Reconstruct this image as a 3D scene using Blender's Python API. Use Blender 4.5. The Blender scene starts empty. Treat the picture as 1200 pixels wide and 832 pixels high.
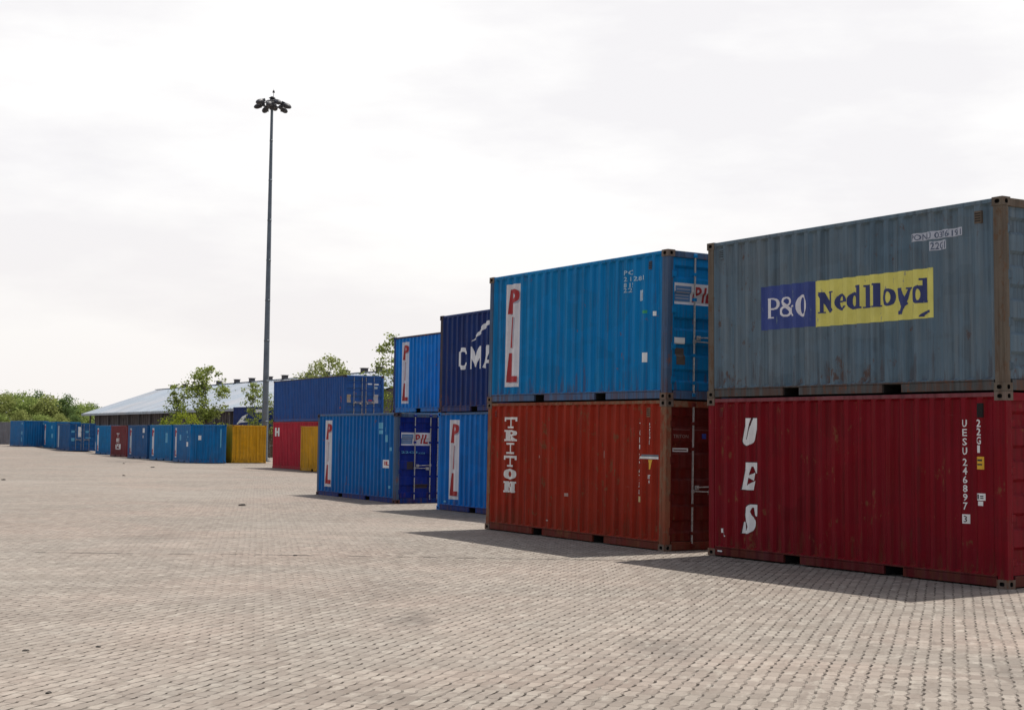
import bpy, bmesh, math, random
from mathutils import Matrix, Vector, noise as mnoise
from math import radians as rad, sin, cos, pi, tan, sqrt, exp

SC = bpy.context.scene
COL = SC.collection
# ------------------------------------------------------------------ camera
F_PX, PITCH, ROLL, CAM_H = 1708.7, rad(3.2889), rad(0.7142), 1.885
cam_d = bpy.data.cameras.new('camera')
cam_d.sensor_width = 36.0
cam_d.lens = F_PX / 1200 * 36.0
cam_d.clip_start, cam_d.clip_end = 0.1, 6000
cam = bpy.data.objects.new('camera', cam_d)
COL.objects.link(cam)
fw = Vector((0, cos(PITCH), sin(PITCH))); up0 = Vector((0, -sin(PITCH), cos(PITCH))); rt0 = Vector((1, 0, 0))
rt = rt0 * cos(ROLL) + up0 * sin(ROLL)
up = up0 * cos(ROLL) - rt0 * sin(ROLL)
cam.matrix_world = Matrix(((rt.x, up.x, -fw.x, 0), (rt.y, up.y, -fw.y, 0), (rt.z, up.z, -fw.z, CAM_H), (0, 0, 0, 1)))
SC.camera = cam

# ------------------------------------------------------------------ world, sun, exposure
SUN_EL, SUN_AZ = rad(67.0), rad(42.0)          # azimuth counter-clockwise from +X, behind and right of the stacks
W_STR = 0.083
world = bpy.data.worlds.new("World"); SC.world = world; world.use_nodes = True
wn, wl = world.node_tree.nodes, world.node_tree.links
wn.clear()
wout = wn.new('ShaderNodeOutputWorld'); bg = wn.new('ShaderNodeBackground'); bg.inputs['Strength'].default_value = W_STR
sky = wn.new('ShaderNodeTexSky'); sky.sky_type = 'NISHITA'; sky.sun_disc = False
sky.sun_elevation = SUN_EL; sky.sun_rotation = rad(90) - SUN_AZ
sky.air_density = 1.0; sky.dust_density = 3.0; sky.ozone_density = 1.0
tc = wn.new('ShaderNodeTexCoord')
mp = wn.new('ShaderNodeMapping'); mp.inputs['Scale'].default_value = (1.2, 1.2, 4.2)
wl.new(tc.outputs['Generated'], mp.inputs['Vector'])
nz = wn.new('ShaderNodeTexNoise'); nz.inputs['Scale'].default_value = 2.6; nz.inputs['Detail'].default_value = 7; nz.inputs['Roughness'].default_value = 0.55
wl.new(mp.outputs[0], nz.inputs['Vector'])
cr = wn.new('ShaderNodeValToRGB')
cr.color_ramp.elements[0].position = 0.42; cr.color_ramp.elements[0].color = (9.0, 8.85, 9.0, 1)
cr.color_ramp.elements[1].position = 0.58; cr.color_ramp.elements[1].color = (10.2, 10.1, 10.0, 1)
wl.new(nz.outputs['Fac'], cr.inputs['Fac'])
# thin warm haze band low over the horizon
sx = wn.new('ShaderNodeSeparateXYZ'); wl.new(tc.outputs['Generated'], sx.inputs[0])
mr = wn.new('ShaderNodeMapRange'); mr.inputs['From Min'].default_value = 0.0; mr.inputs['From Max'].default_value = 0.17
mr.inputs['To Min'].default_value = 0.75; mr.inputs['To Max'].default_value = 0.0
wl.new(sx.outputs['Z'], mr.inputs['Value'])
hz = wn.new('ShaderNodeMix'); hz.data_type = 'RGBA'
wl.new(mr.outputs[0], hz.inputs[0]); wl.new(cr.outputs['Color'], hz.inputs[6]); hz.inputs[7].default_value = (8.95, 8.45, 8.15, 1)
# white haze over the viewed, sunward sky; unseen rest thinned to lessen fill light
dt = wn.new('ShaderNodeVectorMath'); dt.operation = 'DOT_PRODUCT'; wl.new(tc.outputs['Generated'], dt.inputs[0])
dt.inputs[1].default_value = (cos(rad(72)), sin(rad(72)), 0.0)
hr = wn.new('ShaderNodeMapRange'); hr.interpolation_type = 'SMOOTHSTEP'; hr.inputs['From Min'].default_value = 0.12; hr.inputs['From Max'].default_value = 0.72
hr.inputs['To Min'].default_value = 0.28; hr.inputs['To Max'].default_value = 0.97; wl.new(dt.outputs['Value'], hr.inputs['Value'])
mx = wn.new('ShaderNodeMix'); mx.data_type = 'RGBA'; wl.new(hr.outputs[0], mx.inputs[0])
wl.new(sky.outputs['Color'], mx.inputs[6]); wl.new(hz.outputs[2], mx.inputs[7])
wl.new(mx.outputs[2], bg.inputs['Color']); wl.new(bg.outputs[0], wout.inputs['Surface'])

sun_d = bpy.data.lights.new('sun', 'SUN'); sun_d.energy = 4.1; sun_d.angle = rad(0.55); sun_d.color = (1.0, 0.955, 0.88)
sun = bpy.data.objects.new('sun', sun_d); COL.objects.link(sun)
sdir = Vector((cos(SUN_EL) * cos(SUN_AZ), cos(SUN_EL) * sin(SUN_AZ), sin(SUN_EL)))
sun.rotation_euler = sdir.to_track_quat('Z', 'Y').to_euler()
sun.location = (0, 0, 60)
SC.view_settings.view_transform = 'Standard'; SC.view_settings.look = 'None'
SC.view_settings.exposure = 0.33; SC.view_settings.gamma = 1.0
SC.view_settings.use_curve_mapping = False

# ------------------------------------------------------------------ helpers
def link(o):
    COL.objects.link(o); return o

def mesh_from(name, verts, faces, mat, smooth=False):
    me = bpy.data.meshes.new(name)
    me.from_pydata(verts, [], faces)
    if mat: me.materials.append(mat)
    if smooth:
        for p in me.polygons: p.use_smooth = True
    me.update()
    return me

class MB:
    """collects boxes, tubes and quads, becomes ONE mesh object"""
    def __init__(s): s.v, s.f, s.m = [], [], []
    def quad(s, a, b, c, d, m=0):
        n = len(s.v); s.v += [a, b, c, d]; s.f.append((n, n+1, n+2, n+3)); s.m.append(m)
    def box(s, x0, x1, y0, y1, z0, z1, m=0, skip=''):
        n = len(s.v)
        s.v += [(x0,y0,z0),(x1,y0,z0),(x1,y1,z0),(x0,y1,z0),(x0,y0,z1),(x1,y0,z1),(x1,y1,z1),(x0,y1,z1)]
        F = {'b':(0,3,2,1),'t':(4,5,6,7),'f':(0,1,5,4),'r':(1,2,6,5),'k':(2,3,7,6),'l':(3,0,4,7)}
        for k, q in F.items():
            if k not in skip: s.f.append(tuple(n+i for i in q)); s.m.append(m)
    def bbox(s, x0, x1, y0, y1, z0, z1, b=0.006, m=0):
        """box with chamfered vertical/long edges"""
        bm = bmesh.new(); bmesh.ops.create_cube(bm, size=1)
        for v in bm.verts:
            v.co = Vector(((x0+x1)/2 + v.co.x*(x1-x0), (y0+y1)/2 + v.co.y*(y1-y0), (z0+z1)/2 + v.co.z*(z1-z0)))
        bmesh.ops.bevel(bm, geom=bm.edges[:], offset=b, segments=1, affect='EDGES')
        s.bm(bm, m)
    def bm(s, bm, m=0):
        bm.verts.ensure_lookup_table(); n = len(s.v)
        s.v += [tuple(v.co) for v in bm.verts]
        for f in bm.faces: s.f.append(tuple(n+v.index for v in f.verts)); s.m.append(m)
        bm.free()
    def tube(s, p0, p1, r0, r1=None, seg=8, m=0, caps=True):
        r1 = r0 if r1 is None else r1
        p0, p1 = Vector(p0), Vector(p1); d = (p1-p0).normalized()
        a = d.orthogonal().normalized(); b = d.cross(a); n = len(s.v)
        for p, r in ((p0, r0), (p1, r1)):
            for k in range(seg):
                t = 2*pi*k/seg; s.v.append(tuple(p + (a*cos(t) + b*sin(t))*r))
        for k in range(seg):
            k2 = (k+1) % seg; s.f.append((n+k, n+k2, n+seg+k2, n+seg+k)); s.m.append(m)
        if caps:
            s.f.append(tuple(n+k for k in reversed(range(seg)))); s.m.append(m)
            s.f.append(tuple(n+seg+k for k in range(seg))); s.m.append(m)
    def mesh(s, name, mats, smooth=False):
        if not isinstance(mats, (list, tuple)): mats = [mats]
        me = bpy.data.meshes.new(name); me.from_pydata(s.v, [], s.f)
        for m in mats: me.materials.append(m)
        for p, i in zip(me.polygons, s.m): p.material_index = i; p.use_smooth = smooth
        me.update(); return me

def part(name, mesh, parent, mtx=None, label=None):
    o = bpy.data.objects.new(name, mesh); link(o)
    o.parent = parent
    if mtx is not None: o.matrix_local = mtx
    if label: o['label'] = label
    return o

def thing(name, label, cat, mtx, group=None):
    o = bpy.data.objects.new(name, None); link(o)
    o.empty_display_size = 0.3; o.matrix_world = mtx
    o['label'] = label; o['category'] = cat
    if group: o['group'] = group
    return o

def structure(name, mesh):
    o = bpy.data.objects.new(name, mesh); link(o); o['kind'] = 'structure'; return o

# ------------------------------------------------------------------ materials
def nmat(name):
    m = bpy.data.materials.new(name); m.use_nodes = True
    nt = m.node_tree; b = nt.nodes['Principled BSDF']
    return m, nt, b
def N(nt, t, **kw):
    n = nt.nodes.new(t)
    for k, v in kw.items(): setattr(n, k, v)
    return n
def noise_n(nt, vec, scale, detail=4, rough=0.55, dist=0.0):
    n = N(nt, 'ShaderNodeTexNoise'); n.inputs['Scale'].default_value = scale
    n.inputs['Detail'].default_value = detail; n.inputs['Roughness'].default_value = rough
    n.inputs['Distortion'].default_value = dist
    nt.links.new(vec, n.inputs['Vector']); return n.outputs['Fac']
def ramp(nt, fac, p0, p1, c0=(0,0,0,1), c1=(1,1,1,1)):
    r = N(nt, 'ShaderNodeValToRGB'); e = r.color_ramp.elements
    e[0].position, e[1].position = p0, p1; e[0].color, e[1].color = c0, c1
    nt.links.new(fac, r.inputs['Fac']); return r.outputs['Color']
def mixc(nt, fac, a, b, mode='MIX'):
    m = N(nt, 'ShaderNodeMix', data_type='RGBA', blend_type=mode)
    for i, x in ((0, fac), (6, a), (7, b)):
        if hasattr(x, 'node'): nt.links.new(x, m.inputs[i])
        elif i == 0: m.inputs[0].default_value = x
        else: m.inputs[i].default_value = tuple(x[:3]) + (1,)
    return m.outputs[2]
def mathn(nt, op, a, b=None, clamp=False):
    m = N(nt, 'ShaderNodeMath', operation=op, use_clamp=clamp)
    for i, x in ((0, a), (1, b)):
        if x is None: continue
        if hasattr(x, 'node'): nt.links.new(x, m.inputs[i])
        else: m.inputs[i].default_value = x
    return m.outputs[0]
def mapping(nt, vec, scale=(1,1,1), loc=(0,0,0), rot=(0,0,0)):
    m = N(nt, 'ShaderNodeMapping'); m.inputs['Scale'].default_value = scale
    m.inputs['Location'].default_value = loc; m.inputs['Rotation'].default_value = rot
    nt.links.new(vec, m.inputs['Vector']); return m.outputs[0]
def scl(c, k): return tuple(min(1, x*k) for x in c[:3])
def lerp3(a, b, t): return tuple(a[i]*(1-t)+b[i]*t for i in range(3))

_pm = {}
def paint(name, base, rust=0.35, fade=0.35, rough=0.5, seed=0.0, rustc=(0.13, 0.05, 0.025), fadec=None, scratches=0.5):
    """weathered container paint: chalky streaks, rust bleeding from edges, scuffs"""
    key = (name,)
    if key in _pm: return _pm[key]
    m, nt, b = nmat(name)
    tcn = N(nt, 'ShaderNodeTexCoord'); v = mapping(nt, tcn.outputs['Object'], loc=(seed*3.1, seed*1.7, seed*.9))
    fadec = lerp3(base, fadec, 0.8) if fadec else lerp3(base, (0.34, 0.34, 0.34), 0.28)
    # chalky vertical streaks
    vs = mapping(nt, v, scale=(7, 7, 0.55)); st = noise_n(nt, vs, 1.0, 5, 0.62)
    big = noise_n(nt, v, 0.7, 5, 0.6)
    f1 = mathn(nt, 'MULTIPLY', ramp(nt, st, 0.42, 0.72), fade)
    f2 = mathn(nt, 'MULTIPLY', ramp(nt, big, 0.40, 0.70), fade*0.8)
    c = mixc(nt, f1, base, fadec)
    c = mixc(nt, f2, c, scl(fadec, 0.9))
    # dark grime streaks
    vg = mapping(nt, v, scale=(13, 13, 0.35), loc=(5, 2, 1)); gr = noise_n(nt, vg, 1.0, 4, 0.6)
    c = mixc(nt, mathn(nt, 'MULTIPLY', ramp(nt, gr, 0.48, 0.68), 0.5), c, lerp3(scl(base, 0.35), (0.03, 0.02, 0.015), 0.3))
    vg2 = mapping(nt, v, scale=(26, 26, 0.8), loc=(1, 7, 3)); c = mixc(nt, mathn(nt, 'MULTIPLY', ramp(nt, noise_n(nt, vg2, 1.0, 3, 0.6), 0.56, 0.68), 0.35), c, lerp3(base, rustc, 0.6))
    # blotchy colour differences of touched-up paint
    bl = noise_n(nt, mapping(nt, v, scale=(1, 1, 1.5), loc=(9, 4, 3)), 1.7, 2, 0.4)
    c = mixc(nt, mathn(nt, 'MULTIPLY', ramp(nt, bl, 0.52, 0.56), 0.16), c, scl(base, 1.5))
    # repainted repair patches with straight edges
    vo = N(nt, 'ShaderNodeTexVoronoi', distance='CHEBYCHEV'); vo.inputs['Scale'].default_value = 1.0
    nt.links.new(mapping(nt, v, scale=(1.1, 1.1, 1.5), loc=(2, 2, 2)), vo.inputs['Vector'])
    sv = N(nt, 'ShaderNodeSeparateColor'); nt.links.new(vo.outputs['Color'], sv.inputs[0])
    pm = mathn(nt, 'MULTIPLY', mathn(nt, 'GREATER_THAN', sv.outputs[0], 0.72), mathn(nt, 'LESS_THAN', vo.outputs['Distance'], 0.30))
    c = mixc(nt, mathn(nt, 'MULTIPLY', pm, 0.22), c, mixc(nt, sv.outputs[1], scl(base, 0.45), lerp3(scl(base, 1.5), fadec, .5)))
    # horizontal scrape marks
    hs = noise_n(nt, mapping(nt, v, scale=(1.2, 1.2, 22), rot=(0, .06, 0)), 1.0, 4, 0.7)
    c = mixc(nt, mathn(nt, 'MULTIPLY', ramp(nt, hs, 0.70, 0.74), scratches*0.8), c, lerp3(fadec, (0.45, 0.40, 0.36), 0.4))
    # rust: fine noise gated by larger clusters
    r1 = noise_n(nt, mapping(nt, v, scale=(1, 1, 0.6)), 9, 8, 0.68)
    r2 = noise_n(nt, v, 1.3, 3, 0.5)
    rs = mathn(nt, 'ADD', mathn(nt, 'MULTIPLY', r1, 0.65), mathn(nt, 'MULTIPLY', r2, 0.35))
    p = 0.66 - 0.16*rust
    rm = ramp(nt, rs, p, p+0.05)
    rcol = mixc(nt, noise_n(nt, v, 30, 3), rustc, scl(rustc, 2.1))
    c = mixc(nt, mathn(nt, 'MULTIPLY', rm, 0.85), c, rcol)
    sz_ = N(nt, 'ShaderNodeSeparateXYZ'); nt.links.new(tcn.outputs['Object'], sz_.inputs[0])
    low = N(nt, 'ShaderNodeMapRange'); nt.links.new(sz_.outputs['Z'], low.inputs['Value'])
    low.inputs['From Min'].default_value = 0.15; low.inputs['From Max'].default_value = 0.75; low.inputs['To Min'].default_value = 0.16; low.inputs['To Max'].default_value = 0.0
    rw = mathn(nt, 'ADD', noise_n(nt, mapping(nt, v, scale=(9, 9, 1.3), loc=(3, 8, 1)), 1.0, 6, 0.65), low.outputs[0])
    c = mixc(nt, mathn(nt, 'MULTIPLY', ramp(nt, rw, 0.66-.06*rust, 0.76-.06*rust), 0.6), c, lerp3(rustc, base, .25))
    # pale scratches
    sc = noise_n(nt, mapping(nt, v, scale=(14, 14, 3), rot=(0.4, 0.3, 0.2)), 2.2, 6, 0.75)
    c = mixc(nt, mathn(nt, 'MULTIPLY', ramp(nt, sc, 0.70, 0.74), scratches), c, lerp3(base, (0.55, 0.5, 0.45), 0.6))
    nt.links.new(c, b.inputs['Base Color'])
    rr = mixc(nt, rm, (rough,)*3, (0.85,)*3); nt.links.new(rr, b.inputs['Roughness'])
    b.inputs['Specular IOR Level'].default_value = 0.10
    bmp = N(nt, 'ShaderNodeBump'); bmp.inputs['Strength'].default_value = 0.45; bmp.inputs['Distance'].default_value = 0.035
    nt.links.new(mathn(nt, 'ADD', noise_n(nt, v, 2.1, 3, 0.5), mathn(nt, 'MULTIPLY', r1, 0.12)), bmp.inputs['Height'])
    nt.links.new(bmp.outputs[0], b.inputs['Normal'])
    _pm[key] = m; return m

def simple(name, col, rough=0.6, metal=0.0, var=0.25, nscale=12):
    key = (name,)
    if key in _pm: return _pm[key]
    m, nt, b = nmat(name); tcn = N(nt, 'ShaderNodeTexCoord')
    n = noise_n(nt, tcn.outputs['Object'], nscale, 6, 0.65)
    c = mixc(nt, ramp(nt, n, 0.35, 0.7), scl(col, 1+var*0.5), scl(col, 1-var))
    nt.links.new(c, b.inputs['Base Color']); b.inputs['Roughness'].default_value = rough; b.inputs['Metallic'].default_value = metal
    _pm[key] = m; return m

def decal(name, col, wear=0.3, under=None, seed=0):
    """stencilled paint, cracked and worn through to the colour underneath"""
    key = (name,)
    if key in _pm: return _pm[key]
    m, nt, b = nmat(name); tcn = N(nt, 'ShaderNodeTexCoord')
    v = mapping(nt, tcn.outputs['Object'], loc=(seed, seed*2, seed))
    n = noise_n(nt, mapping(nt, v, scale=(5, 5, 1.4)), 2.4, 7, 0.7)
    c = mixc(nt, ramp(nt, noise_n(nt, v, 3, 5), 0.35, 0.7), col, scl(col, 0.8))
    if under: c = mixc(nt, ramp(nt, n, 0.70-0.18*wear, 0.73-0.18*wear), c, under)
    nt.links.new(c, b.inputs['Base Color']); b.inputs['Roughness'].default_value = 0.55
    _pm[key] = m; return m

M_HOLE = simple('dark_recess', (0.012, 0.011, 0.010), 0.9)  # near-black, giving hollow openings their unlit depth by colour
M_RUBBER = simple('door_gasket_rubber', (0.015, 0.015, 0.016), 0.8)
M_ROD = simple('galvanised_rod', (0.42, 0.41, 0.40), 0.45, 0.6, 0.45, 25)
M_WHITE = decal('white_marking', (0.86, 0.86, 0.84), 0.3)
M_FLOOR = simple('underframe_steel', (0.03, 0.028, 0.026), 0.9)

# ------------------------------------------------------------------ ground
# (position, yaw, tilt) of the stacks standing on the yard; the yard follows their bases
H20, L20, WID = 2.591, 6.058, 2.438
FITS = {'UES': (6.52, 19.21, 0.0, 122.27, .35, -.46), 'TRI': (2.63, 25.0, 0.0, 121.33, .07, .43),
        'B': (1.04, 33.88, -.02, 119.81, -.2, .21), 'A': (-3.28, 41.57, 0.0, 119.04, 0, .11), 'U': (-1.09, 44.84, .126, 119.6, -.03, .03),
        'D': (-9.4, 81.96, -.13, 117.97, .08, -.21)}
def rotm(yaw, tx, ty):
    return (Matrix.Rotation(rad(tx), 3, 'X') @ Matrix.Rotation(rad(ty), 3, 'Y') @ Matrix.Rotation(rad(yaw), 3, 'Z'))
PLANES = []
for k, (x, y, z, yw, tx, ty) in FITS.items():
    R = rotm(yw, tx, ty); Lc = 12.19 if k == 'D' else L20
    c = Vector((x, y, z)) + R @ Vector((Lc/2, -WID/2, 0)); n = R @ Vector((0, 0, 1))
    PLANES.append((c, n, R, Lc))
def sstep(a, b, t):
    t = max(0.0, min(1.0, (t-a)/(b-a))); return t*t*(3-2*t)
def ground_z(x, y):
    base = 0.52 * sstep(112, 150, y) * sstep(-30, -50, x)
    sw, sz = 0.55, 0.0
    for c, n, R, Lc in PLANES:
        d = R.transposed() @ Vector((x-c.x, y-c.y, 0))
        dx = max(0, abs(d.x)-Lc/2); dy = max(0, abs(d.y)-WID/2); q = sqrt(dx*dx+dy*dy)
        if q > 12: continue
        w = 14*exp(-(q/3.2)**2); pz = c.z - ((x-c.x)*n.x + (y-c.y)*n.y)/n.z
        sw += w; sz += w*pz
    return base + sz/sw
def axis(segs):
    out = [segs[0][0]]
    for a, b, st in segs:
        n = max(1, round((b-a)/st)); out += [a+(b-a)*(i+1)/n for i in range(n)]
    return out
gx = axis([(-3000, -400, 650), (-400, -120, 40), (-120, -24, 6), (-24, 14, 0.5), (14, 60, 6), (60, 3000, 735)])
gy = axis([(-400, -20, 95), (-20, 12, 4), (12, 56, 0.5), (56, 100, 1.5), (100, 170, 6), (170, 400, 30), (400, 4000, 600)])
gv = [(x, y, ground_z(x, y)) for y in gy for x in gx]
nx_ = len(gx)
gf = [(j*nx_+i, j*nx_+i+1, (j+1)*nx_+i+1, (j+1)*nx_+i) for j in range(len(gy)-1) for i in range(nx_-1)]

def paving_material():
    m, nt, b = nmat('block_paving')
    tcn = N(nt, 'ShaderNodeTexCoord'); P = tcn.outputs['Object']
    # wavy edge of interlocking blocks + slow settlement of the rows
    wn1 = N(nt, 'ShaderNodeTexNoise'); wn1.inputs['Scale'].default_value = 7.0; wn1.inputs['Detail'].default_value = 2
    nt.links.new(P, wn1.inputs['Vector'])
    wn2 = N(nt, 'ShaderNodeTexNoise'); wn2.inputs['Scale'].default_value = 0.35; wn2.inputs['Detail'].default_value = 2
    nt.links.new(P, wn2.inputs['Vector'])
    def off(colr, k):
        s = N(nt, 'ShaderNodeVectorMath', operation='SUBTRACT'); nt.links.new(colr, s.inputs[0]); s.inputs[1].default_value = (.5, .5, .5)
        t = N(nt, 'ShaderNodeVectorMath', operation='SCALE'); nt.links.new(s.outputs[0], t.inputs[0]); t.inputs['Scale'].default_value = k
        return t.outputs[0]
    a1 = N(nt, 'ShaderNodeVectorMath', operation='ADD'); nt.links.new(P, a1.inputs[0]); nt.links.new(off(wn1.outputs['Color'], 0.045), a1.inputs[1])
    a2 = N(nt, 'ShaderNodeVectorMath', operation='ADD'); nt.links.new(a1.outputs[0], a2.inputs[0]); nt.links.new(off(wn2.outputs['Color'], 0.07), a2.inputs[1])
    Q = mapping(nt, a2.outputs[0], rot=(0, 0, rad(-73.2)))
    def brick(mortar, smooth):
        br = N(nt, 'ShaderNodeTexBrick'); br.offset = 0.5; br.offset_frequency = 2; br.squash = 1.0
        br.inputs['Scale'].default_value = 1.0; br.inputs['Brick Width'].default_value = 0.225; br.inputs['Row Height'].default_value = 0.1125
        br.inputs['Mortar Size'].default_value = mortar; br.inputs['Mortar Smooth'].default_value = smooth
        br.inputs['Bias'].default_value = 0.0
        br.inputs['Color1'].default_value = (0, 0, 0, 1); br.inputs['Color2'].default_value = (1, 1, 1, 1); br.inputs['Mortar'].default_value = (0.5, 0.5, 0.5, 1)
        nt.links.new(QZ, br.inputs['Vector']); return br
    qs = N(nt, 'ShaderNodeSeparateXYZ'); nt.links.new(Q, qs.inputs[0])
    tri = mathn(nt, 'PINGPONG', mathn(nt, 'DIVIDE', qs.outputs['X'], 0.1125), 1.0)
    tri = N(nt, 'ShaderNodeMapRange', interpolation_type='SMOOTHSTEP'); nt.links.new(mathn(nt, 'PINGPONG', mathn(nt, 'DIVIDE', qs.outputs['X'], 0.1125), 1.0), tri.inputs['Value'])
    tri.inputs['From Min'].default_value = 0.25; tri.inputs['From Max'].default_value = 0.75
    zy = mathn(nt, 'ADD', qs.outputs['Y'], mathn(nt, 'MULTIPLY', tri.outputs[0], 0.014))
    cb = N(nt, 'ShaderNodeCombineXYZ'); nt.links.new(qs.outputs['X'], cb.inputs[0]); nt.links.new(zy, cb.inputs[1]); QZ = cb.outputs[0]
    br = brick(0.0115, 0.25)
    val = br.outputs['Color']
    c = mixc(nt, val, (0.165, 0.136, 0.114), (0.305, 0.268, 0.230))
    # pinkish and grey zones of paving
    z1 = noise_n(nt, P, 0.22, 5, 0.6, 0.6); c = mixc(nt, mathn(nt, 'MULTIPLY', ramp(nt, z1, 0.42, 0.62), 0.75), c, mixc(nt, val, (0.25, 0.188, 0.156), (0.350, 0.275, 0.230)))
    z2 = noise_n(nt, mapping(nt, P, loc=(31, 7, 0)), 0.5, 6, 0.65, 0.8); c = mixc(nt, mathn(nt, 'MULTIPLY', ramp(nt, z2, 0.48, 0.72), 0.65), c, (0.225, 0.205, 0.178))
    z3 = noise_n(nt, mapping(nt, P, loc=(3, 57, 0)), 0.09, 4, 0.55); c = mixc(nt, mathn(nt, 'MULTIPLY', ramp(nt, z3, 0.45, 0.7), 0.5), c, (0.345, 0.315, 0.275))
    # tyre-polished and dirty streaks running across the yard
    z4 = noise_n(nt, mapping(nt, P, scale=(0.25, 1.6, 1), rot=(0, 0, rad(8))), 0.8, 6, 0.62); c = mixc(nt, mathn(nt, 'MULTIPLY', ramp(nt, z4, 0.45, 0.7), 0.6), c, (0.20, 0.168, 0.14))
    z5 = noise_n(nt, mapping(nt, P, scale=(.5, 1.2, 1), loc=(8, 3, 0), rot=(0, 0, rad(-20))), 0.55, 7, 0.7, 1.2); c = mixc(nt, mathn(nt, 'MULTIPLY', ramp(nt, z5, 0.52, 0.68), 0.42), c, (0.17, 0.14, 0.12))
    # fine grit
    g = noise_n(nt, P, 55, 4, 0.7); c = mixc(nt, mathn(nt, 'MULTIPLY', ramp(nt, g, 0.35, 0.7), 0.35), c, scl((0.2, 0.18, 0.16), 0.9))
    # oil stains with their own place and shape
    for (sx_, sy_, r_, k_) in STAINS:
        d = N(nt, 'ShaderNodeVectorMath', operation='DISTANCE'); nt.links.new(mapping(nt, a2.outputs[0], scale=(1, .45, 0)), d.inputs[0]); d.inputs[1].default_value = (sx_, sy_*.45, 0)
        nn = mathn(nt, 'ADD', d.outputs['Value'], mathn(nt, 'MULTIPLY', mathn(nt, 'SUBTRACT', noise_n(nt, P, 3.5, 4, .7), 0.5), r_*1.6))
        c = mixc(nt, mathn(nt, 'MULTIPLY', ramp(nt, nn, r_*0.25, r_, (1, 1, 1, 1), (0, 0, 0, 1)), k_), c, (0.07, 0.062, 0.055))
    # joints: dark sand, their width and depth differs from place to place
    jw = noise_n(nt, P, 6.5, 3, 0.65); jw2 = noise_n(nt, P, 0.7, 3, 0.6)
    rowj = N(nt, 'ShaderNodeSeparateXYZ'); nt.links.new(QZ, rowj.inputs[0])
    dash = mixc(nt, ramp(nt, tri.outputs[0], 0.10, 0.35), (0.34,)*3, (1.0,)*3)  # alternate zigzag stretches darker, the shade in their joints put into the colour
    fr = mathn(nt, 'FRACT', mathn(nt, 'ADD', mathn(nt, 'DIVIDE', rowj.outputs['Y'], 0.1125), 0.5))
    lng = ramp(nt, mathn(nt, 'ABSOLUTE', mathn(nt, 'SUBTRACT', fr, 0.5)), 0.07, 0.12, (1, 1, 1, 1), (0.30, 0.30, 0.30, 1))
    jf = mathn(nt, 'MULTIPLY', br.outputs['Fac'], mixc(nt, ramp(nt, jw, 0.42, 0.56), (0.30,)*3, (1,)*3))
    jf = mathn(nt, 'MULTIPLY', mathn(nt, 'MULTIPLY', jf, lng), dash)
    jf = mathn(nt, 'MULTIPLY', jf, mixc(nt, ramp(nt, jw2, 0.35, 0.6), (0.6,)*3, (1,)*3))
    c = mixc(nt, mathn(nt, 'MULTIPLY', jf, 1.25, True), c, (0.030, 0.022, 0.016))
    # dirt packed along whole seams here and there
    sm_ = noise_n(nt, mapping(nt, Q, scale=(0.6, 9, 1)), 1.0, 3, 0.6); c = mixc(nt, mathn(nt, 'MULTIPLY', ramp(nt, sm_, 0.62, 0.74), 0.4), c, (0.12, 0.10, 0.085))
    bs_ = noise_n(nt, mapping(nt, Q, scale=(4.4, 8.9, 1)), 1.0, 2, 0.5); c = mixc(nt, mathn(nt, 'MULTIPLY', ramp(nt, bs_, 0.60, 0.68), 0.4), c, (0.16, 0.13, 0.11))
    bs2 = noise_n(nt, mapping(nt, Q, scale=(2.2, 5.5, 1), loc=(4, 9, 0)), 1.0, 4, 0.7); c = mixc(nt, mathn(nt, 'MULTIPLY', ramp(nt, bs2, 0.56, 0.68), 0.4), c, (0.165, 0.135, 0.108))
    bs3 = noise_n(nt, mapping(nt, Q, scale=(3.1, 7.5, 1), loc=(14, 2, 0)), 1.0, 3, 0.6); c = mixc(nt, mathn(nt, 'MULTIPLY', ramp(nt, bs3, 0.55, 0.70), 0.38), c, (0.42, 0.385, 0.335))
    # an open seam running across the yard
    dv = N(nt, 'ShaderNodeSeparateXYZ'); nt.links.new(mapping(nt, a2.outputs[0], loc=SEAM[0], rot=(0, 0, SEAM[1])), dv.inputs[0])
    ds = mathn(nt, 'MULTIPLY', ramp(nt, mathn(nt, 'ABSOLUTE', dv.outputs['Y']), 0.05, 0.10, (1, 1, 1, 1), (0, 0, 0, 1)), ramp(nt, noise_n(nt, mapping(nt, P, scale=(1, .2, 1)), 2.2, 4, 0.7), 0.46, 0.54))
    ds = mathn(nt, 'MULTIPLY', ds, ramp(nt, mathn(nt, 'ABSOLUTE', dv.outputs['X']), 2.2, 3.2, (1, 1, 1, 1), (0, 0, 0, 1)))
    c = mixc(nt, mathn(nt, 'MULTIPLY', ds, 0.85), c, (0.05, 0.042, 0.035))
    nt.links.new(c, b.inputs['Base Color']); b.inputs['Roughness'].default_value = 0.86; b.inputs['Specular IOR Level'].default_value = 0.22
    bmp = N(nt, 'ShaderNodeBump'); bmp.inputs['Strength'].default_value = 0.8; bmp.inputs['Distance'].default_value = 0.012
    h = mathn(nt, 'SUBTRACT', mathn(nt, 'ADD', mathn(nt, 'MULTIPLY', g, 0.25), mathn(nt, 'MULTIPLY', val, 0.45)), mathn(nt, 'MULTIPLY', br.outputs['Fac'], 1.2))
    nt.links.new(h, bmp.inputs['Height']); nt.links.new(bmp.outputs[0], b.inputs['Normal'])
    return m
SEAM = ((3.97, -23.19, 0), 0.007)
STAINS = [(-1.03, 15.2, 0.42, 0.5), (1.4, 13.4, 0.5, 0.35), (-1.5, 18.5, 0.7, 0.25), (4.2, 12.2, 0.35, 0.3), (-6.5, 27.0, 0.9, 0.25)]
structure('yard_paving', mesh_from('yard_paving', gv, gf, paving_material(), True))

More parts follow.
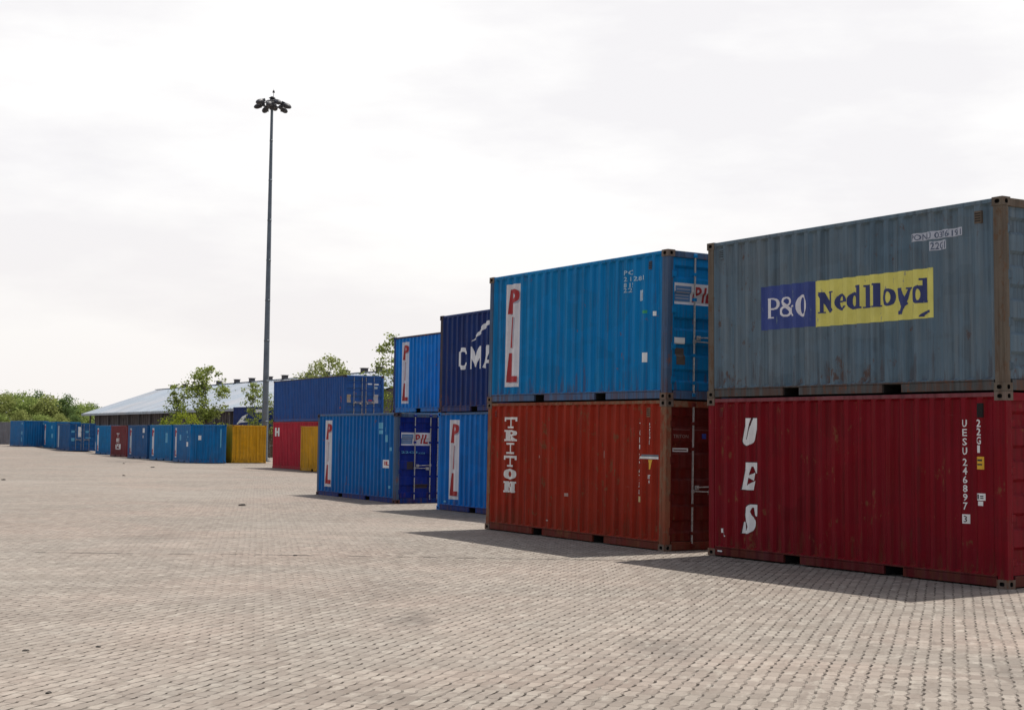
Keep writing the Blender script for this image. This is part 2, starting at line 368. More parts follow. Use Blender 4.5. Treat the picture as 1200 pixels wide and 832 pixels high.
# ------------------------------------------------------------------ corrugation profiles
CD = 0.044
def corr_breaks(s0, s1, pitch, shift=0.0):
    """breakpoints (s, depth 0=outer..CD) along a trapezoidal sheet from s0 to s1"""
    n = max(1, round((s1-s0)/pitch)); p = (s1-s0)/n; out = [(s0, 0.0)]
    a, b_ = 0.28, 0.21
    for i in range(n):
        x = s0+i*p
        out += [(x+p*a/2, 0.0), (x+p*(a/2+b_), CD), (x+p*(1-a/2-b_), CD), (x+p*(1-a/2), 0.0)]
    out.append((s1, 0.0)); return out
def interp(br, s):
    if s <= br[0][0]: return br[0][1]
    for (a, da), (b_, db) in zip(br, br[1:]):
        if s <= b_: return da if b_ == a else da + (db-da)*(s-a)/(b_-a)
    return br[-1][1]
def spec_breaks(L): return corr_breaks(-L/2+0.165, L/2-0.165, 0.278)
def door_breaks(H):
    z0, z1 = 0.165+0.03, H-0.12-0.03; n = 5; p = (z1-z0)/n; out = [(z0, 0.0)]
    for i in range(n):
        z = z0+i*p; out += [(z+p*.24, 0.0), (z+p*.34, CD), (z+p*.66, CD), (z+p*.76, 0.0)]
    out.append((z1, 0.0)); return out

# ------------------------------------------------------------------ container geometry (local: +Y visible long side, -X near end, Z up)
_geo = {}
def cached(key, fn):
    if key not in _geo: _geo[key] = fn()
    return _geo[key]
def with_mat(mb, name, mats, smooth=False):
    return mb.mesh(name, mats, smooth)

def g_casting():
    mb = MB(); cx, cy, cz = .178, .162, .118
    # a cast block, two outer faces with shallow recesses coloured dark like unlit voids
    def face(o, u, v, nrm, w, h, hw, hh):
        o, u, v, nrm = map(Vector, (o, u, v, nrm)); c = o + u*w/2 + v*h/2
        ring = []
        for k in range(12):
            t = 2*pi*(k+.5)/12; ring.append((hw*max(-1, min(1, 1.15*cos(t))), hh*max(-1, min(1, 1.15*sin(t)))))
        rect = []
        for (a, b_) in ring:
            sc_ = min((w/2)/abs(a) if a else 9e9, (h/2)/abs(b_) if b_ else 9e9); rect.append((a*sc_, b_*sc_))
        # add exact corners by snapping the diagonal directions
        for i, (a, b_) in enumerate(rect):
            pass
        n = len(mb.v)
        corners = [(w/2, h/2), (-w/2, h/2), (-w/2, -h/2), (w/2, -h/2)]
        for (a, b_) in ring: mb.v.append(tuple(c+u*a+v*b_))
        for (a, b_) in ring: mb.v.append(tuple(c+u*a+v*b_-nrm*0.045))
        for (a, b_) in corners: mb.v.append(tuple(c+u*a+v*b_))
        cn = n+24
        quad_of = [0, 0, 0, 1, 1, 1, 2, 2, 2, 3, 3, 3]
        for k in range(12):
            k2 = (k+1) % 12
            mb.f.append((n+k, n+12+k, n+12+k2, n+k2)); mb.m.append(1)
            if quad_of[k] == quad_of[k2]: mb.f.append((cn+quad_of[k], n+k2, n+k) if True else ()); mb.m.append(0)
            else: mb.f.append((cn+quad_of[k], cn+quad_of[k2], n+k2, n+k)); mb.m.append(0)
        mb.f.append(tuple(n+12+k for k in range(12))); mb.m.append(1)
    # block spans x:-cx..0 inward(+x) ... outer corner at origin; body towards +x, -y
    face((0, 0, 0), (1, 0, 0), (0, 0, 1), (0, 1, 0), cx, cz, .040, .028)      # long-side face (y=0)
    face((0, -cy, 0), (0, 1, 0), (0, 0, 1), (-1, 0, 0), cy, cz, .030, .030)    # end face (x=0)
    mb.quad((cx, 0, 0), (cx, -cy, 0), (cx, -cy, cz), (cx, 0, cz)); mb.quad((0, -cy, 0), (0, -cy, cz), (cx, -cy, cz), (cx, -cy, 0))
    mb.quad((0, 0, cz), (cx, 0, cz), (cx, -cy, cz), (0, -cy, cz)); mb.quad((0, 0, 0), (0, -cy, 0), (cx, -cy, 0), (cx, 0, 0))
    return mb
def g_post(H, sx=1, sy=1):
    mb = MB(); i = 0.006
    mb.bbox(i, .155, -.012-.0, -.006, .118, H-.118, .002); mb.v = mb.v  # outer side flange
    mb = MB()
    # folded post: side flange, corner, end flange with a rolled return
    z0, z1 = .119, H-.119
    pts = [(.160, -.030), (.160, -.008), (.100, -.006), (.094, -.012), (.022, -.012), (.006, -.022), (.006, -.120), (.014, -.134), (.050, -.134), (.050, -.060), (.120, -.050)]
    n = len(pts)
    mb.v += [(x, y, z0) for x, y in pts] + [(x, y, z1) for x, y in pts]
    for k in range(n):
        k2 = (k+1) % n; mb.f.append((k, k2, n+k2, n+k)); mb.m.append(0)
    return mb
def mirror(mb, sx, sy, ox, oy, oz=0, flipz=False, H=0):
    o = MB(); o.v = [(ox+sx*x, oy+sy*y, (H-z) if flipz else oz+z) for x, y, z in mb.v]
    flip = (sx*sy < 0) != flipz
    o.f = [tuple(reversed(f)) if flip else f for f in mb.f]; o.m = list(mb.m); return o

def g_sidewall(L, H, W):
    """visible-side sheet at +Y, outer face of crests 14 mm inside the posts"""
    mb = MB(); br = spec_breaks(L); y = W/2-.014; z0, z1 = .16, H-.062
    zs = [z0, z0+.035, z1-.035, z1]
    for (a, da), (b_, db) in zip(br, br[1:]):
        if b_-a < 1e-5: continue
        rows = [(z0, 0, 0)]
        for zi, (za, zb) in enumerate(zip(zs, zs[1:])):
            # corrugation ends taper out to the flat edge
            k0 = 1 if zi in (1, 2) else 0; k1 = 1 if zi in (0, 1) else 0
            mb.quad((b_, y-db*k0-(.0), za), (a, y-da*k0, za), (a, y-da*k1, zb), (b_, y-db*k1, zb))
    return mb
def side_depth(L, H):
    br = spec_breaks(L); z0, z1 = .16, H-.062
    def f(s, z):
        k = max(0.0, min(1.0, min((z-z0)/.035, (z1-z)/.035))); return interp(br, s)*k
    return f, [b[0] for b in br]
def g_bottomrail(L, H, W, pockets=True):
    mb = MB(); y = W/2; z0, z1 = .018, .158; e = L/2-.179
    cuts = [(-1.04-.18, -1.04+.18), (1.04-.18, 1.04+.18)] if (pockets and L < 7) else []
    x = -e
    for a, b_ in cuts+[(e, e)]:
        mb.bbox(x, a, y-.052, y-.008, z0, z1-.022, .004); x = b_
    mb.bbox(-e, e, y-.060, y-.004, z1-.018, z1+.004, .003)     # top lip
    for a, b_ in cuts:                                        # pocket lining
        for xx in (a, b_): mb.box(xx-.004, xx+.004, y-1.2, y-.050, z0, z1-.020, 1)
        mb.box(a+.005, b_-.005, y-1.2, y-.062, z1-.026, z1-.020, 1)
        mb.box(a+.005, b_-.005, y-1.22, y-1.20, z0, z1-.03, 1)
    return mb
def g_toprail(L, H, W):
    mb = MB(); y = W/2; e = L/2-.179; mb.bbox(-e, e, y-.062, y-.006, H-.068, H-.010, .006); return mb
def g_roof(L, H, W):
    mb = MB(); e = L/2-.06; n = 2*round(L/.36); w = W/2-.05; z = H-.024
    xs = [-e+2*e*i/n for i in range(n+1)]
    for i, (a, b_) in enumerate(zip(xs, xs[1:])):
        za = z-(.018 if i % 2 else 0); zb = z-(0 if i % 2 else .018)
        mb.quad((a, -w, za), (b_, -w, zb), (b_, w, zb), (a, w, za))
    mb.box(-L/2+.179, -e+.01, -w, w, H-.045, H-.012); mb.box(e-.01, L/2-.03, -w, w, H-.045, H-.012)
    return mb
def g_under(L, H, W):
    mb = MB(); mb.box(-L/2+.14, L/2-.14, -W/2+.066, W/2-.066, .136, .159)
    n = int(L/.6)
    for i in range(n):
        x = -L/2+.35+i*(L-.7)/(n-1)
        if L < 7 and any(abs(abs(x)-1.04) < .2+.06 for _ in (0,)): continue
        mb.box(x-.03, x+.03, -W/2+.07, W/2-.07, .03, .134)
    return mb
def g_endframe(L, H, W, top=True):
    mb = MB(); x = -L/2; w = W/2-.163
    if top: mb.bbox(x+.008, x+.09, -w, w, H-.122, H-.012, .006)
    else: mb.bbox(x+.004, x+.10, -w, w, .016, .158, .006)
    return mb
def g_frontwall(L, H, W, sgn):
    """vertically corrugated closed end; sgn=-1 near end, +1 far end"""
    mb = MB(); w = W/2-.135; br = corr_breaks(-w, w, .235); x0 = sgn*(L/2-.022); z0, z1 = .155, H-.118
    zs = [z0, z0+.035, z1-.035, z1]
    for (a, da), (b_, db) in zip(br, br[1:]):
        if b_-a < 1e-5: continue
        for zi, (za, zb) in enumerate(zip(zs, zs[1:])):
            k0 = 1 if zi in (1, 2) else 0; k1 = 1 if zi in (0, 1) else 0
            q = [(x0-sgn*da*k0, a, za), (x0-sgn*db*k0, b_, za), (x0-sgn*db*k1, b_, zb), (x0-sgn*da*k1, a, zb)]
            mb.quad(*(q if sgn > 0 else q[::-1]))
    return mb
DX = .048    # door face set back from the end plane
def g_door(L, H, W, sgn):
    """sgn=+1: the leaf nearer the visible long side"""
    mb = MB(); x = -L/2+DX; y0, y1 = (.006, W/2-.137) if sgn > 0 else (-W/2+.137, -.006)
    br = door_breaks(H); z0, z1 = br[0][0], br[-1][0]; fr = .05
    a, b_ = y0+fr, y1-fr
    for (za, da), (zb, db) in zip(br, br[1:]):
        if zb-za < 1e-5: continue
        mb.quad((x+da, b_, za), (x+da, a, za), (x+db, a, zb), (x+db, b_, zb))
    mb.box(x-.006, x+.040, y0, a, z0, z1); mb.box(x-.006, x+.040, b_, y1, z0, z1)
    mb.box(x-.006, x+.04, y0, y1, z0-.028, z0); mb.box(x-.006, x+.04, y0, y1, z1, z1+.028)
    return mb
def g_gasket(L, H, W, sgn):
    mb = MB(); x = -L/2+DX; y0, y1 = (.006, W/2-.137) if sgn > 0 else (-W/2+.137, -.006)
    z0, z1 = .166, H-.12
    ya = y1+.001 if sgn > 0 else y0-.006
    mb.box(x+.004, x+.03, y1+.0005, y1+.006, z0, z1); mb.box(x+.004, x+.03, y0-.0055, y0-.0005, z0, z1)
    mb.box(x+.006, x+.03, y0, y1, z1-.0015, z1+.004); mb.box(x+.006, x+.03, y0, y1, z0-.008, z0-.0015)
    return mb
def g_rod(L, H, W, y):
    mb = MB(); x = -L/2+DX-.034
    mb.tube((x, y, .09), (x, y, H-.055), .0165, seg=8)
    return mb
def g_rodfit(L, H, W, y, z):
    mb = MB(); x = -L/2+DX-.034
    if .2 < z < H-.2: mb.bbox(x-.022, x+.030, y-.035, y+.035, z-.028, z+.028, .004)
    else: mb.bbox(x-.024, x+.020, y-.040, y+.040, z-.035, z+.030, .006)
    return mb
def g_handle(L, H, W, y, z, d):
    mb = MB(); x = -L/2+DX-.050
    mb.tube((x, y, z), (x-.004, y+d*.42, z-.012), .011, seg=6); mb.bbox(x-.008, x+.03, y+d*.36, y+d*.44, z-.055, z+.02, .004)
    mb.bbox(x-.012, x+.024, y-.028, y+.028, z-.03, z+.03, .004)
    return mb
def g_hinges(L, H, W, sgn, z):
    mb = MB(); x = -L/2+DX-.02; y = sgn*(W/2-.137)
    for z in (z,):
        mb.bbox(x-.012, x+.012, y-.075 if sgn > 0 else y-.03, y+.03 if sgn > 0 else y+.075, z-.045, z+.045, .004)
        mb.tube((x-.012, y+sgn*.022, z-.065), (x-.012, y+sgn*.022, z+.065), .014, seg=6)
    return mb

def container_mtx(fit, L, dz=0.0, off=(0, 0)):
    x, y, z, yw, tx, ty = fit; R = rotm(yw, tx, ty)
    p = Vector((x, y, z)) + R @ Vector((L/2+off[0], -WID/2+off[1], dz))
    return Matrix.Translation(p) @ R.to_4x4()

def container(label, mtx, paintm, L=L20, H=H20, end='door', postm=None, railm=None, castm=None, doorm=None, group=None, name='shipping_container', toprailm=None):
    W = WID; t = thing(name, label, 'container', mtx, group)
    postm = postm or paintm; railm = railm or paintm; castm = castm or postm; doorm = doorm or paintm; toprailm = toprailm or railm
    K = (L, H)
    def add(nm, key, fn, mats, parent=t, smooth=False):
        if not isinstance(mats, list): mats = [mats]
        ck = ('mesh', nm, key, tuple(m.name for m in mats))
        if ck not in _geo: _geo[ck] = fn().mesh(nm, mats, smooth)
        return part(nm, _geo[ck], parent)
    for s in (1, -1):
        add('side_wall', K+(s,), lambda: mirror(g_sidewall(L, H, W), 1, s, 0, 0), paintm)
        add('bottom_rail', K+(s,), lambda: mirror(g_bottomrail(L, H, W), 1, s, 0, 0), [railm, M_HOLE])
        add('top_rail', K+(s,), lambda: mirror(g_toprail(L, H, W), 1, s, 0, 0), toprailm)
    for ex in (-1, 1):
        for sy in (1, -1):
            p = add('corner_post', K+(ex, sy), lambda: mirror(g_post(H), -ex, sy, ex*L/2, sy*W/2), postm)
            for top in (0, 1):
                add('corner_casting', K+(ex, sy, top), lambda: mirror(g_casting(), -ex, sy, ex*L/2, sy*W/2, 0, bool(top), H), [castm, M_HOLE], p)
    add('roof', K, lambda: g_roof(L, H, W), paintm)
    add('underframe', K, lambda: g_under(L, H, W), M_FLOOR)
    add('front_wall', K+('far',), lambda: g_frontwall(L, H, W, 1), paintm)
    add('end_rail', K+('t1',), lambda: mirror(g_endframe(L, H, W, True), -1, 1, 0, 0), postm)
    add('end_rail', K+('b1',), lambda: mirror(g_endframe(L, H, W, False), -1, 1, 0, 0), railm)
    if end == 'door':
        add('door_header', K, lambda: g_endframe(L, H, W, True), postm)
        add('door_sill', K, lambda: g_endframe(L, H, W, False), railm)
        for s in (1, -1):
            d = add('door', K+(s,), lambda: g_door(L, H, W, s), doorm)
            add('gasket', K+(s,), lambda: g_gasket(L, H, W, s), M_RUBBER, d)
            for zh in (.34, .92, 1.55, H-.42): add('hinge', K+(s, zh), lambda: g_hinges(L, H, W, s, zh), doorm, d)
            for yy, zz in ((W/2-.61, 1.02), (W/2-1.10, 1.10)):
                add('lock_rod', K+(s*yy,), lambda: g_rod(L, H, W, s*yy), M_ROD, d, False)
                for zb in (.095, .30, .78, 1.75, H-.40, H-.075):
                    add('rod_bracket', K+(s*yy, zb), lambda: g_rodfit(L, H, W, s*yy, zb), doorm, d)
                add('handle', K+(s*yy,), lambda: g_handle(L, H, W, s*yy, zz, s*1.0 if yy < W/2-.9 else -s*1.0), M_ROD, d)
    else:
        add('front_wall', K+('near',), lambda: g_frontwall(L, H, W, -1), paintm)
        add('end_rail', K+('t0',), lambda: g_endframe(L, H, W, True), postm)
        add('end_rail', K+('b0',), lambda: g_endframe(L, H, W, False), railm)
    t['_LH'] = (L, H)
    return t

# ------------------------------------------------------------------ lettering draped on the corrugated sheets
def ell(cx, cy, rx, ry, ix=None, iy=None, clip=None):
    return ('e', cx, cy, rx, ry, ix, iy, clip)
def rc(x0, y0, x1, y1): return ('r', x0, y0, x1, y1)
def ln(x0, y0, x1, y1, w): return ('l', x0, y0, x1, y1, w)
def inside(p, x, y):
    k = p[0]
    if k == 'r': return p[1] <= x <= p[3] and p[2] <= y <= p[4]
    if k == 'e':
        _, cx, cy, rx, ry, ix, iy, clip = p
        if clip and not (clip[0] <= x <= clip[2] and clip[1] <= y <= clip[3]): return False
        if ((x-cx)/rx)**2+((y-cy)/ry)**2 > 1: return False
        return not (ix and ((x-cx)/ix)**2+((y-cy)/iy)**2 < 1)
    if k == 'l':
        _, x0, y0, x1, y1, w = p; dx, dy = x1-x0, y1-y0; L2 = dx*dx+dy*dy
        t = ((x-x0)*dx+(y-y0)*dy)/L2
        if t < 0 or t > 1: return False
        return abs((x-x0)*dy-(y-y0)*dx)/sqrt(L2) <= w/2
    if k == 'p':
        pts = p[1]; c = False; n = len(pts)
        for i in range(n):
            (xa, ya), (xb, yb) = pts[i], pts[i-1]
            if (ya > y) != (yb > y) and x < (xb-xa)*(y-ya)/(yb-ya)+xa: c = not c
        return c
def runs(add, sub=(), n=48, m=96):
    out = []
    for j in range(n):
        y = (j+.5)/n; r = []; st = None
        for i in range(m+1):
            x = (i+.5)/m
            on = i < m and any(inside(p, x, y) for p in add) and not any(inside(p, x, y) for p in sub)
            if on and st is None: st = i/m
            if not on and st is not None: r.append((st, i/m)); st = None
        for a, b_ in r: out.append((a, b_, j/n, (j+1)/n))
    # merge equal runs of neighbouring rows
    out.sort(key=lambda q: (q[0], q[1], q[2])); res = []
    for q in out:
        if res and res[-1][0] == q[0] and res[-1][1] == q[1] and abs(res[-1][3]-q[2]) < 1e-6: res[-1] = (q[0], q[1], res[-1][2], q[3])
        else: res.append(q)
    return res
def splits(a, b_, br):
    return [a]+[s for s in br if a+1e-4 < s < b_-1e-4]+[b_]

class Surf:
    """a face of a container to paint on; u runs left to right as seen from outside, in metres"""
    def __init__(s, t, face, where=None):
        L, H = t['_LH']; s.t = t; s.L, s.H = L, H; s.face = face
        if face == 'side':
            s.dep, sb = side_depth(L, H); s.ub = sorted(L/2-x for x in sb); s.vb = [.16+.035, H-.062-.035]
            s.base = WID/2-.014
        elif face == 'door':
            br = door_breaks(H); s.ub = []; s.vb = [b[0] for b in br]; s.br = br
            s.base = L/2-DX
        else:
            w = WID/2-.135; br = corr_breaks(-w, w, .235); s.br = br; s.ub = sorted(WID/2-y for y, _ in br); s.vb = []
            s.base = L/2-.022
    def P(s, u, v, off):
        if s.face == 'side':
            x = s.L/2-u; return (x, s.base-s.dep(x, v)+off, v)
        if s.face == 'door': return (-(s.base-interp(s.br, v)+off), WID/2-u, v)
        return (-(s.base-interp(s.br, WID/2-u)+off), WID/2-u, v)
    def quads(s, mb, rects, off):
        for (u0, u1, v0, v1) in rects:
            U = splits(u0, u1, s.ub); V = splits(v0, v1, s.vb)
            for a, b_ in zip(U, U[1:]):
                for c, d in zip(V, V[1:]):
                    mb.quad(s.P(a, c, off), s.P(b_, c, off), s.P(b_, d, off), s.P(a, d, off))
    def rect(s, name, rects, mat, off=.003, parent=None):
        mb = MB(); s.quads(mb, rects, off); return part(name, mb.mesh(name, mat), parent or s.t)
    def glyphs(s, name, items, mat, off=.006, parent=None, shear=0.0):
        """items: (runs, u0, u1, v0, v1)"""
        o = None
        for rn, u0, u1, v0, v1 in items:
            mb = MB(); R_ = []
            for a, b_, c, d in rn:
                if shear:
                    k = max(1, int((d-c)*40))
                    for q in range(k):
                        c0, d0 = c+(d-c)*q/k, c+(d-c)*(q+1)/k; sh_ = shear*(c0+d0)/2
                        R_.append((u0+(u1-u0)*(a*(1-shear)+sh_), u0+(u1-u0)*(b_*(1-shear)+sh_), v0+(v1-v0)*c0, v0+(v1-v0)*d0))
                else: R_.append((u0+(u1-u0)*a, u0+(u1-u0)*b_, v0+(v1-v0)*c, v0+(v1-v0)*d))
            s.quads(mb, R_, off); o = part(name, mb.mesh(name, mat), parent or s.t)
        return o
    def text(s, name, body, u, v, size, mat, off=.005, vertical=False, pitch=None, bold=.012, parent=None, w=None):
        """font lettering; (u, v) = top left"""
        mb = MB(); rows = list(body) if vertical else [body]; bm = bmesh.new()
        for i, row in enumerate(rows):
            if row == ' ': continue
            cu = bpy.data.curves.new('txt', 'FONT'); cu.body = row; cu.size = size/0.73; cu.offset = bold*size; cu.resolution_u = 2
            o = bpy.data.objects.new('txt', cu); link(o)
            me = bpy.data.meshes.new_from_object(o)
            xs = [q.co.x for q in me.vertices]
            if xs:
                x0, x1 = min(xs), max(xs)
                ww = w if w else None
                for q in me.vertices:
                    X, Y = q.co.x, q.co.y
                    if vertical:
                        k = 1.0 if not ww else ww/max(x1-x0, size*.35 if row in 'I1' else 1e-6)
                        X = (X-(x0+x1)/2)*k+(ww or size*.6)/2; Y = Y-size-i*(pitch or size*1.25)
                    else:
                        k = 1.0 if not ww else ww/(x1-x0); X = (X-x0)*k; Y = Y-size
                    q.co = (u+X, v+Y, 0)
                bm.from_mesh(me)
            bpy.data.objects.remove(o); bpy.data.curves.remove(cu); bpy.data.meshes.remove(me)
        for b0 in s.ub:
            bmesh.ops.bisect_plane(bm, geom=bm.verts[:]+bm.edges[:]+bm.faces[:], plane_co=(b0, 0, 0), plane_no=(1, 0, 0))
        for b0 in s.vb:
            bmesh.ops.bisect_plane(bm, geom=bm.verts[:]+bm.edges[:]+bm.faces[:], plane_co=(0, b0, 0), plane_no=(0, 1, 0))
        for q in bm.verts: q.co = s.P(q.co.x, q.co.y, off)
        me = bpy.data.meshes.new(name); bm.to_mesh(me); bm.free(); me.materials.append(mat)
        return part(name, me, parent or s.t)

G = {}
G['T'] = runs([rc(0, .80, 1, 1), rc(0, .62, .13, 1), rc(.87, .62, 1, 1), rc(.36, 0, .64, 1), rc(.2, 0, .8, .17)])
G['R'] = runs([rc(.12, 0, .38, 1), rc(0, 0, .5, .16), rc(0, .84, .62, 1), ell(.58, .72, .42, .28, .19, .12, (.4, 0, 1, 1)), rc(.3, .44, .62, .60), ln(.52, .5, .84, .04, .26), rc(.66, 0, 1, .16)])
G['I'] = runs([rc(.36, 0, .64, 1), rc(.16, 0, .84, .16), rc(.16, .84, .84, 1)])
G['O'] = runs([ell(.5, .5, .5, .5, .22, .30)])
G['N'] = runs([rc(.1, 0, .32, 1), rc(.68, 0, .9, 1), ln(.16, .98, .84, .02, .26), rc(0, 0, .42, .16), rc(0, .84, .34, 1), rc(.58, .84, 1, 1)])
# serif set
G['sP'] = runs([rc(.14, 0, .42, 1), rc(0, 0, .58, .07), rc(0, .93, .55, 1), ell(.48, .71, .52, .29, .25, .22, (.38, 0, 1, 1))])
G['s&'] = runs([ell(.42, .77, .27, .23, .13, .14), ell(.37, .27, .37, .27, .19, .17), ln(.24, .68, .92, .0, .17), ln(.58, .22, .86, .50, .10), rc(.7, .46, 1, .54), rc(.74, 0, 1, .07)])
G['sO'] = runs([ell(.5, .5, .5, .5, .20, .38)])
G['sN'] = runs([rc(.12, 0, .30, 1), rc(.72, 0, .90, 1), ln(.12, .99, .86, .01, .34), rc(0, .93, .34, 1), rc(0, 0, .4, .07), rc(.6, .93, 1, 1)])
G['se'] = runs([ell(.5, .5, .5, .5, .17, .34), rc(.2, .48, .93, .58)], [rc(.62, .24, 1, .47)])
G['sd'] = runs([rc(.60, 0, .90, 1), ell(.40, .35, .42, .37, .12, .23), rc(.54, .0, .62, .7), rc(.46, .92, .9, 1), rc(.85, 0, 1, .08)])
G['sl'] = runs([rc(.20, 0, .80, 1), rc(.0, 0, 1, .07), rc(.04, .92, .5, 1)])
G['so'] = runs([ell(.5, .5, .5, .5, .17, .34)])
G['sy'] = runs([ln(.18, 1, .58, .30, .34), ln(.86, 1, .34, .02, .18), rc(0, .94, .42, 1), rc(.64, .94, 1, 1), ell(.24, .07, .15, .07)])
# italic heavy set for the three-letter marks
G['hU'] = runs([rc(0, .20, 1, 1), ell(.5, .22, .5, .22)], [('p', [(.44, 1.01), (.54, 1.01), (.50, .22), (.44, .22)])])
G['hE'] = runs([rc(0, 0, .52, 1), rc(0, .86, 1, 1), ('p', [(.60, .86), (1, .86), (1, .60), (.92, .62)]), ('p', [(.4, .50), (.85, .64), (.85, .34)]), rc(0, 0, .80, .16), ('p', [(.4, .1), (.98, .1), (.98, .34), (.84, .30)]), rc(.5, 0, .98, .12)])
G['hS'] = runs([ell(.5, .70, .5, .30), ell(.5, .30, .5, .30), rc(.5, .90, 1, 1), rc(.80, .62, 1, 1), rc(0, 0, .5, .10), rc(0, 0, .20, .38), ('p', [(.02, .72), (.5, .9), (.98, .28), (.5, .1)])],
    [('p', [(.52, .90), (.62, .90), (.84, .62), (1.01, .60), (1.01, .44), (.84, .50), (.60, .64), (.48, .76)]), ('p', [(.48, .10), (.38, .10), (.16, .38), (-.01, .40), (-.01, .56), (.16, .50), (.40, .36), (.52, .24)])])
G['pP'] = runs([rc(.0, 0, .36, 1), ell(.48, .72, .52, .28, .18, .11, (.3, 0, 1, 1)), rc(0, .84, .5, 1), rc(.2, .44, .5, .60)])
G['pI'] = runs([rc(.26, 0, .62, 1)])
G['pL'] = runs([rc(.0, 0, .36, 1), rc(0, 0, 1, .2)])
G['cC'] = runs([rc(0, .16, .3, .84), ell(.5, .68, .5, .32, .21, .13), ell(.5, .32, .5, .32, .21, .13)], [rc(.3, .32, 1, .68)])
G['cM'] = runs([rc(0, 0, .22, 1), rc(.78, 0, 1, 1), ln(.12, 1, .5, .12, .22), ln(.88, 1, .5, .12, .22)])
G['cA'] = runs([ln(.14, 0, .48, 1, .25), ln(.86, 0, .52, 1, .25), rc(.25, .20, .75, .36)])
G['cG'] = runs([rc(0, .16, .3, .84), ell(.5, .68, .5, .32, .21, .13), ell(.5, .32, .5, .32, .21, .13), rc(.52, .36, 1, .52), rc(.72, .1, 1, .52)], [rc(.3, .52, 1, .68), rc(.3, .32, .52, .5)])
G['hH'] = runs([rc(0, 0, .34, 1), rc(.66, 0, 1, 1), rc(.2, .4, .8, .6)])

M_RED = decal('red_letter', (0.42, 0.02, 0.025), 0.25, (0.6, 0.55, 0.55))
M_PGREY = decal('grey_letter_shadow', (0.42, 0.43, 0.50), 0.2)
M_FLAG = decal('logo_flag_blue', (0.10, 0.22, 0.42), 0.3, (0.5, 0.55, 0.6))
M_YSTK = decal('yellow_sticker', (0.75, 0.42, 0.02), 0.2, (.3, .1, .02))
M_GRN = simple('green_sticker', (0.02, 0.35, 0.16), 0.5)
M_BLK = simple('black_marking', (0.02, 0.02, 0.022), 0.6)
M_PNLW = decal('white_panel', (0.74, 0.72, 0.74), 0.18, (0.35, 0.42, 0.5))

def pil_panel(t, u0=.68, u1=1.17, z0=.31, z1=2.39):
    S = Surf(t, 'side'); p = S.rect('logo_panel', [(u0, u1, z0, z1)], M_PNLW, .003)
    W_, H_ = u1-u0, z1-z0
    def pos(a, b_, c, d, du=0, dv=0): return (u0+W_*a+du, u0+W_*b_+du, z0+H_*c+dv, z0+H_*d+dv)
    its = [('pP', .14, .93, .71, .95), ('pI', .10, .82, .38, .68), ('pL', .12, .90, .045, .33)]
    S.glyphs('letter_shadow', [(G[k], *pos(a, b_, c, d, .055, -.02)) for k, a, b_, c, d in its], M_PGREY, .005, p, .12)
    S.glyphs('red_letter', [(G[k], *pos(a, b_, c, d)) for k, a, b_, c, d in its], M_RED, .0075, p, .12)
def pil_door(t, z0=1.66, z1=2.03):
    S = Surf(t, 'door'); p = S.rect('door_logo', [(.17, 1.12, z0, z1)], M_PNLW, .0035)
    h = z1-z0
    S.rect('flag_mark', [(.21, .56, z0+h*.14, z0+h*.86)], M_FLAG, .006, p)
    S.rect('flag_stripe', [(.24, .53, z0+h*q, z0+h*(q+.045)) for q in (.26, .40, .54, .68)], M_PGREY, .008, p)
    S.glyphs('red_letter', [(G['pP'], .60, .80, z0+h*.14, z0+h*.86), (G['pI'], .78, .95, z0+h*.14, z0+h*.86), (G['pL'], .90, 1.09, z0+h*.14, z0+h*.86)], M_RED, .0065, p, .22)

# ------------------------------------------------------------------ paints
BROWN = (0.115, 0.080, 0.058)
P_PO = paint('faded_slate_blue_paint', (0.105, 0.165, 0.215), rust=.46, fade=.8, rough=.6, seed=1, rustc=(0.075, 0.045, 0.035), fadec=(0.205, 0.235, 0.25), scratches=.35)
P_POpost = paint('rusted_grey_post_paint', (0.145, 0.115, 0.09), rust=.8, rustc=(0.09, 0.055, 0.035), fade=.7, rough=.75, seed=2, fadec=(0.19, 0.165, 0.125))
P_POrail = paint('grey_rail_paint', (0.075, 0.08, 0.08), rust=.6, fade=.5, rough=.65, seed=3)
P_UES = paint('maroon_paint', (0.18, 0.0015, 0.007), rust=.38, fade=.4, rough=.42, seed=4, fadec=(0.25, 0.018, 0.034), scratches=.3)
P_UESr = paint('maroon_rail_paint', (0.20, 0.045, 0.055), rust=.45, fade=.5, rough=.5, seed=5)
P_UEScast = paint('worn_casting', (0.17, 0.12, 0.09), rust=.7, fade=.6, rough=.75, seed=6)
P_TRI = paint('brick_red_paint', (0.295, 0.019, 0.006), rust=.62, fade=.45, rough=.55, seed=7, fadec=(0.42, 0.065, 0.035), scratches=.6)
P_TRIpost = paint('orange_rust_post_paint', (0.24, 0.045, 0.022), rust=1.0, fade=.6, rough=.75, seed=8, rustc=(0.15, 0.09, 0.055), fadec=(0.33, 0.19, 0.11))
P_TRIdoor = paint('shaded_brick_red_door_paint', (0.12, 0.007, 0.004), rust=.3, fade=.25, rough=.5, seed=9)  # brick red darkened, part of the door's shade put into the paint colour
P_PIL2 = paint('azure_blue_paint', (0.001, 0.185, 0.46), rust=.3, fade=.35, rough=.5, seed=10, fadec=(0.02, 0.27, 0.50), scratches=.3)
P_PIL2post = paint('scuffed_blue_post_paint', (0.06, 0.11, 0.20), rust=.55, fade=.7, rough=.65, seed=11, fadec=(0.14, 0.17, 0.22))
P_PIL2rail = paint('dusty_blue_rail_paint', (0.06, 0.125, 0.25), rust=.4, fade=.7, rough=.6, seed=12, fadec=(0.13, 0.18, 0.26))
P_A = paint('deep_blue_paint', (0.001, 0.115, 0.38), rust=.2, fade=.35, rough=.48, seed=13, fadec=(0.02, 0.20, 0.44))
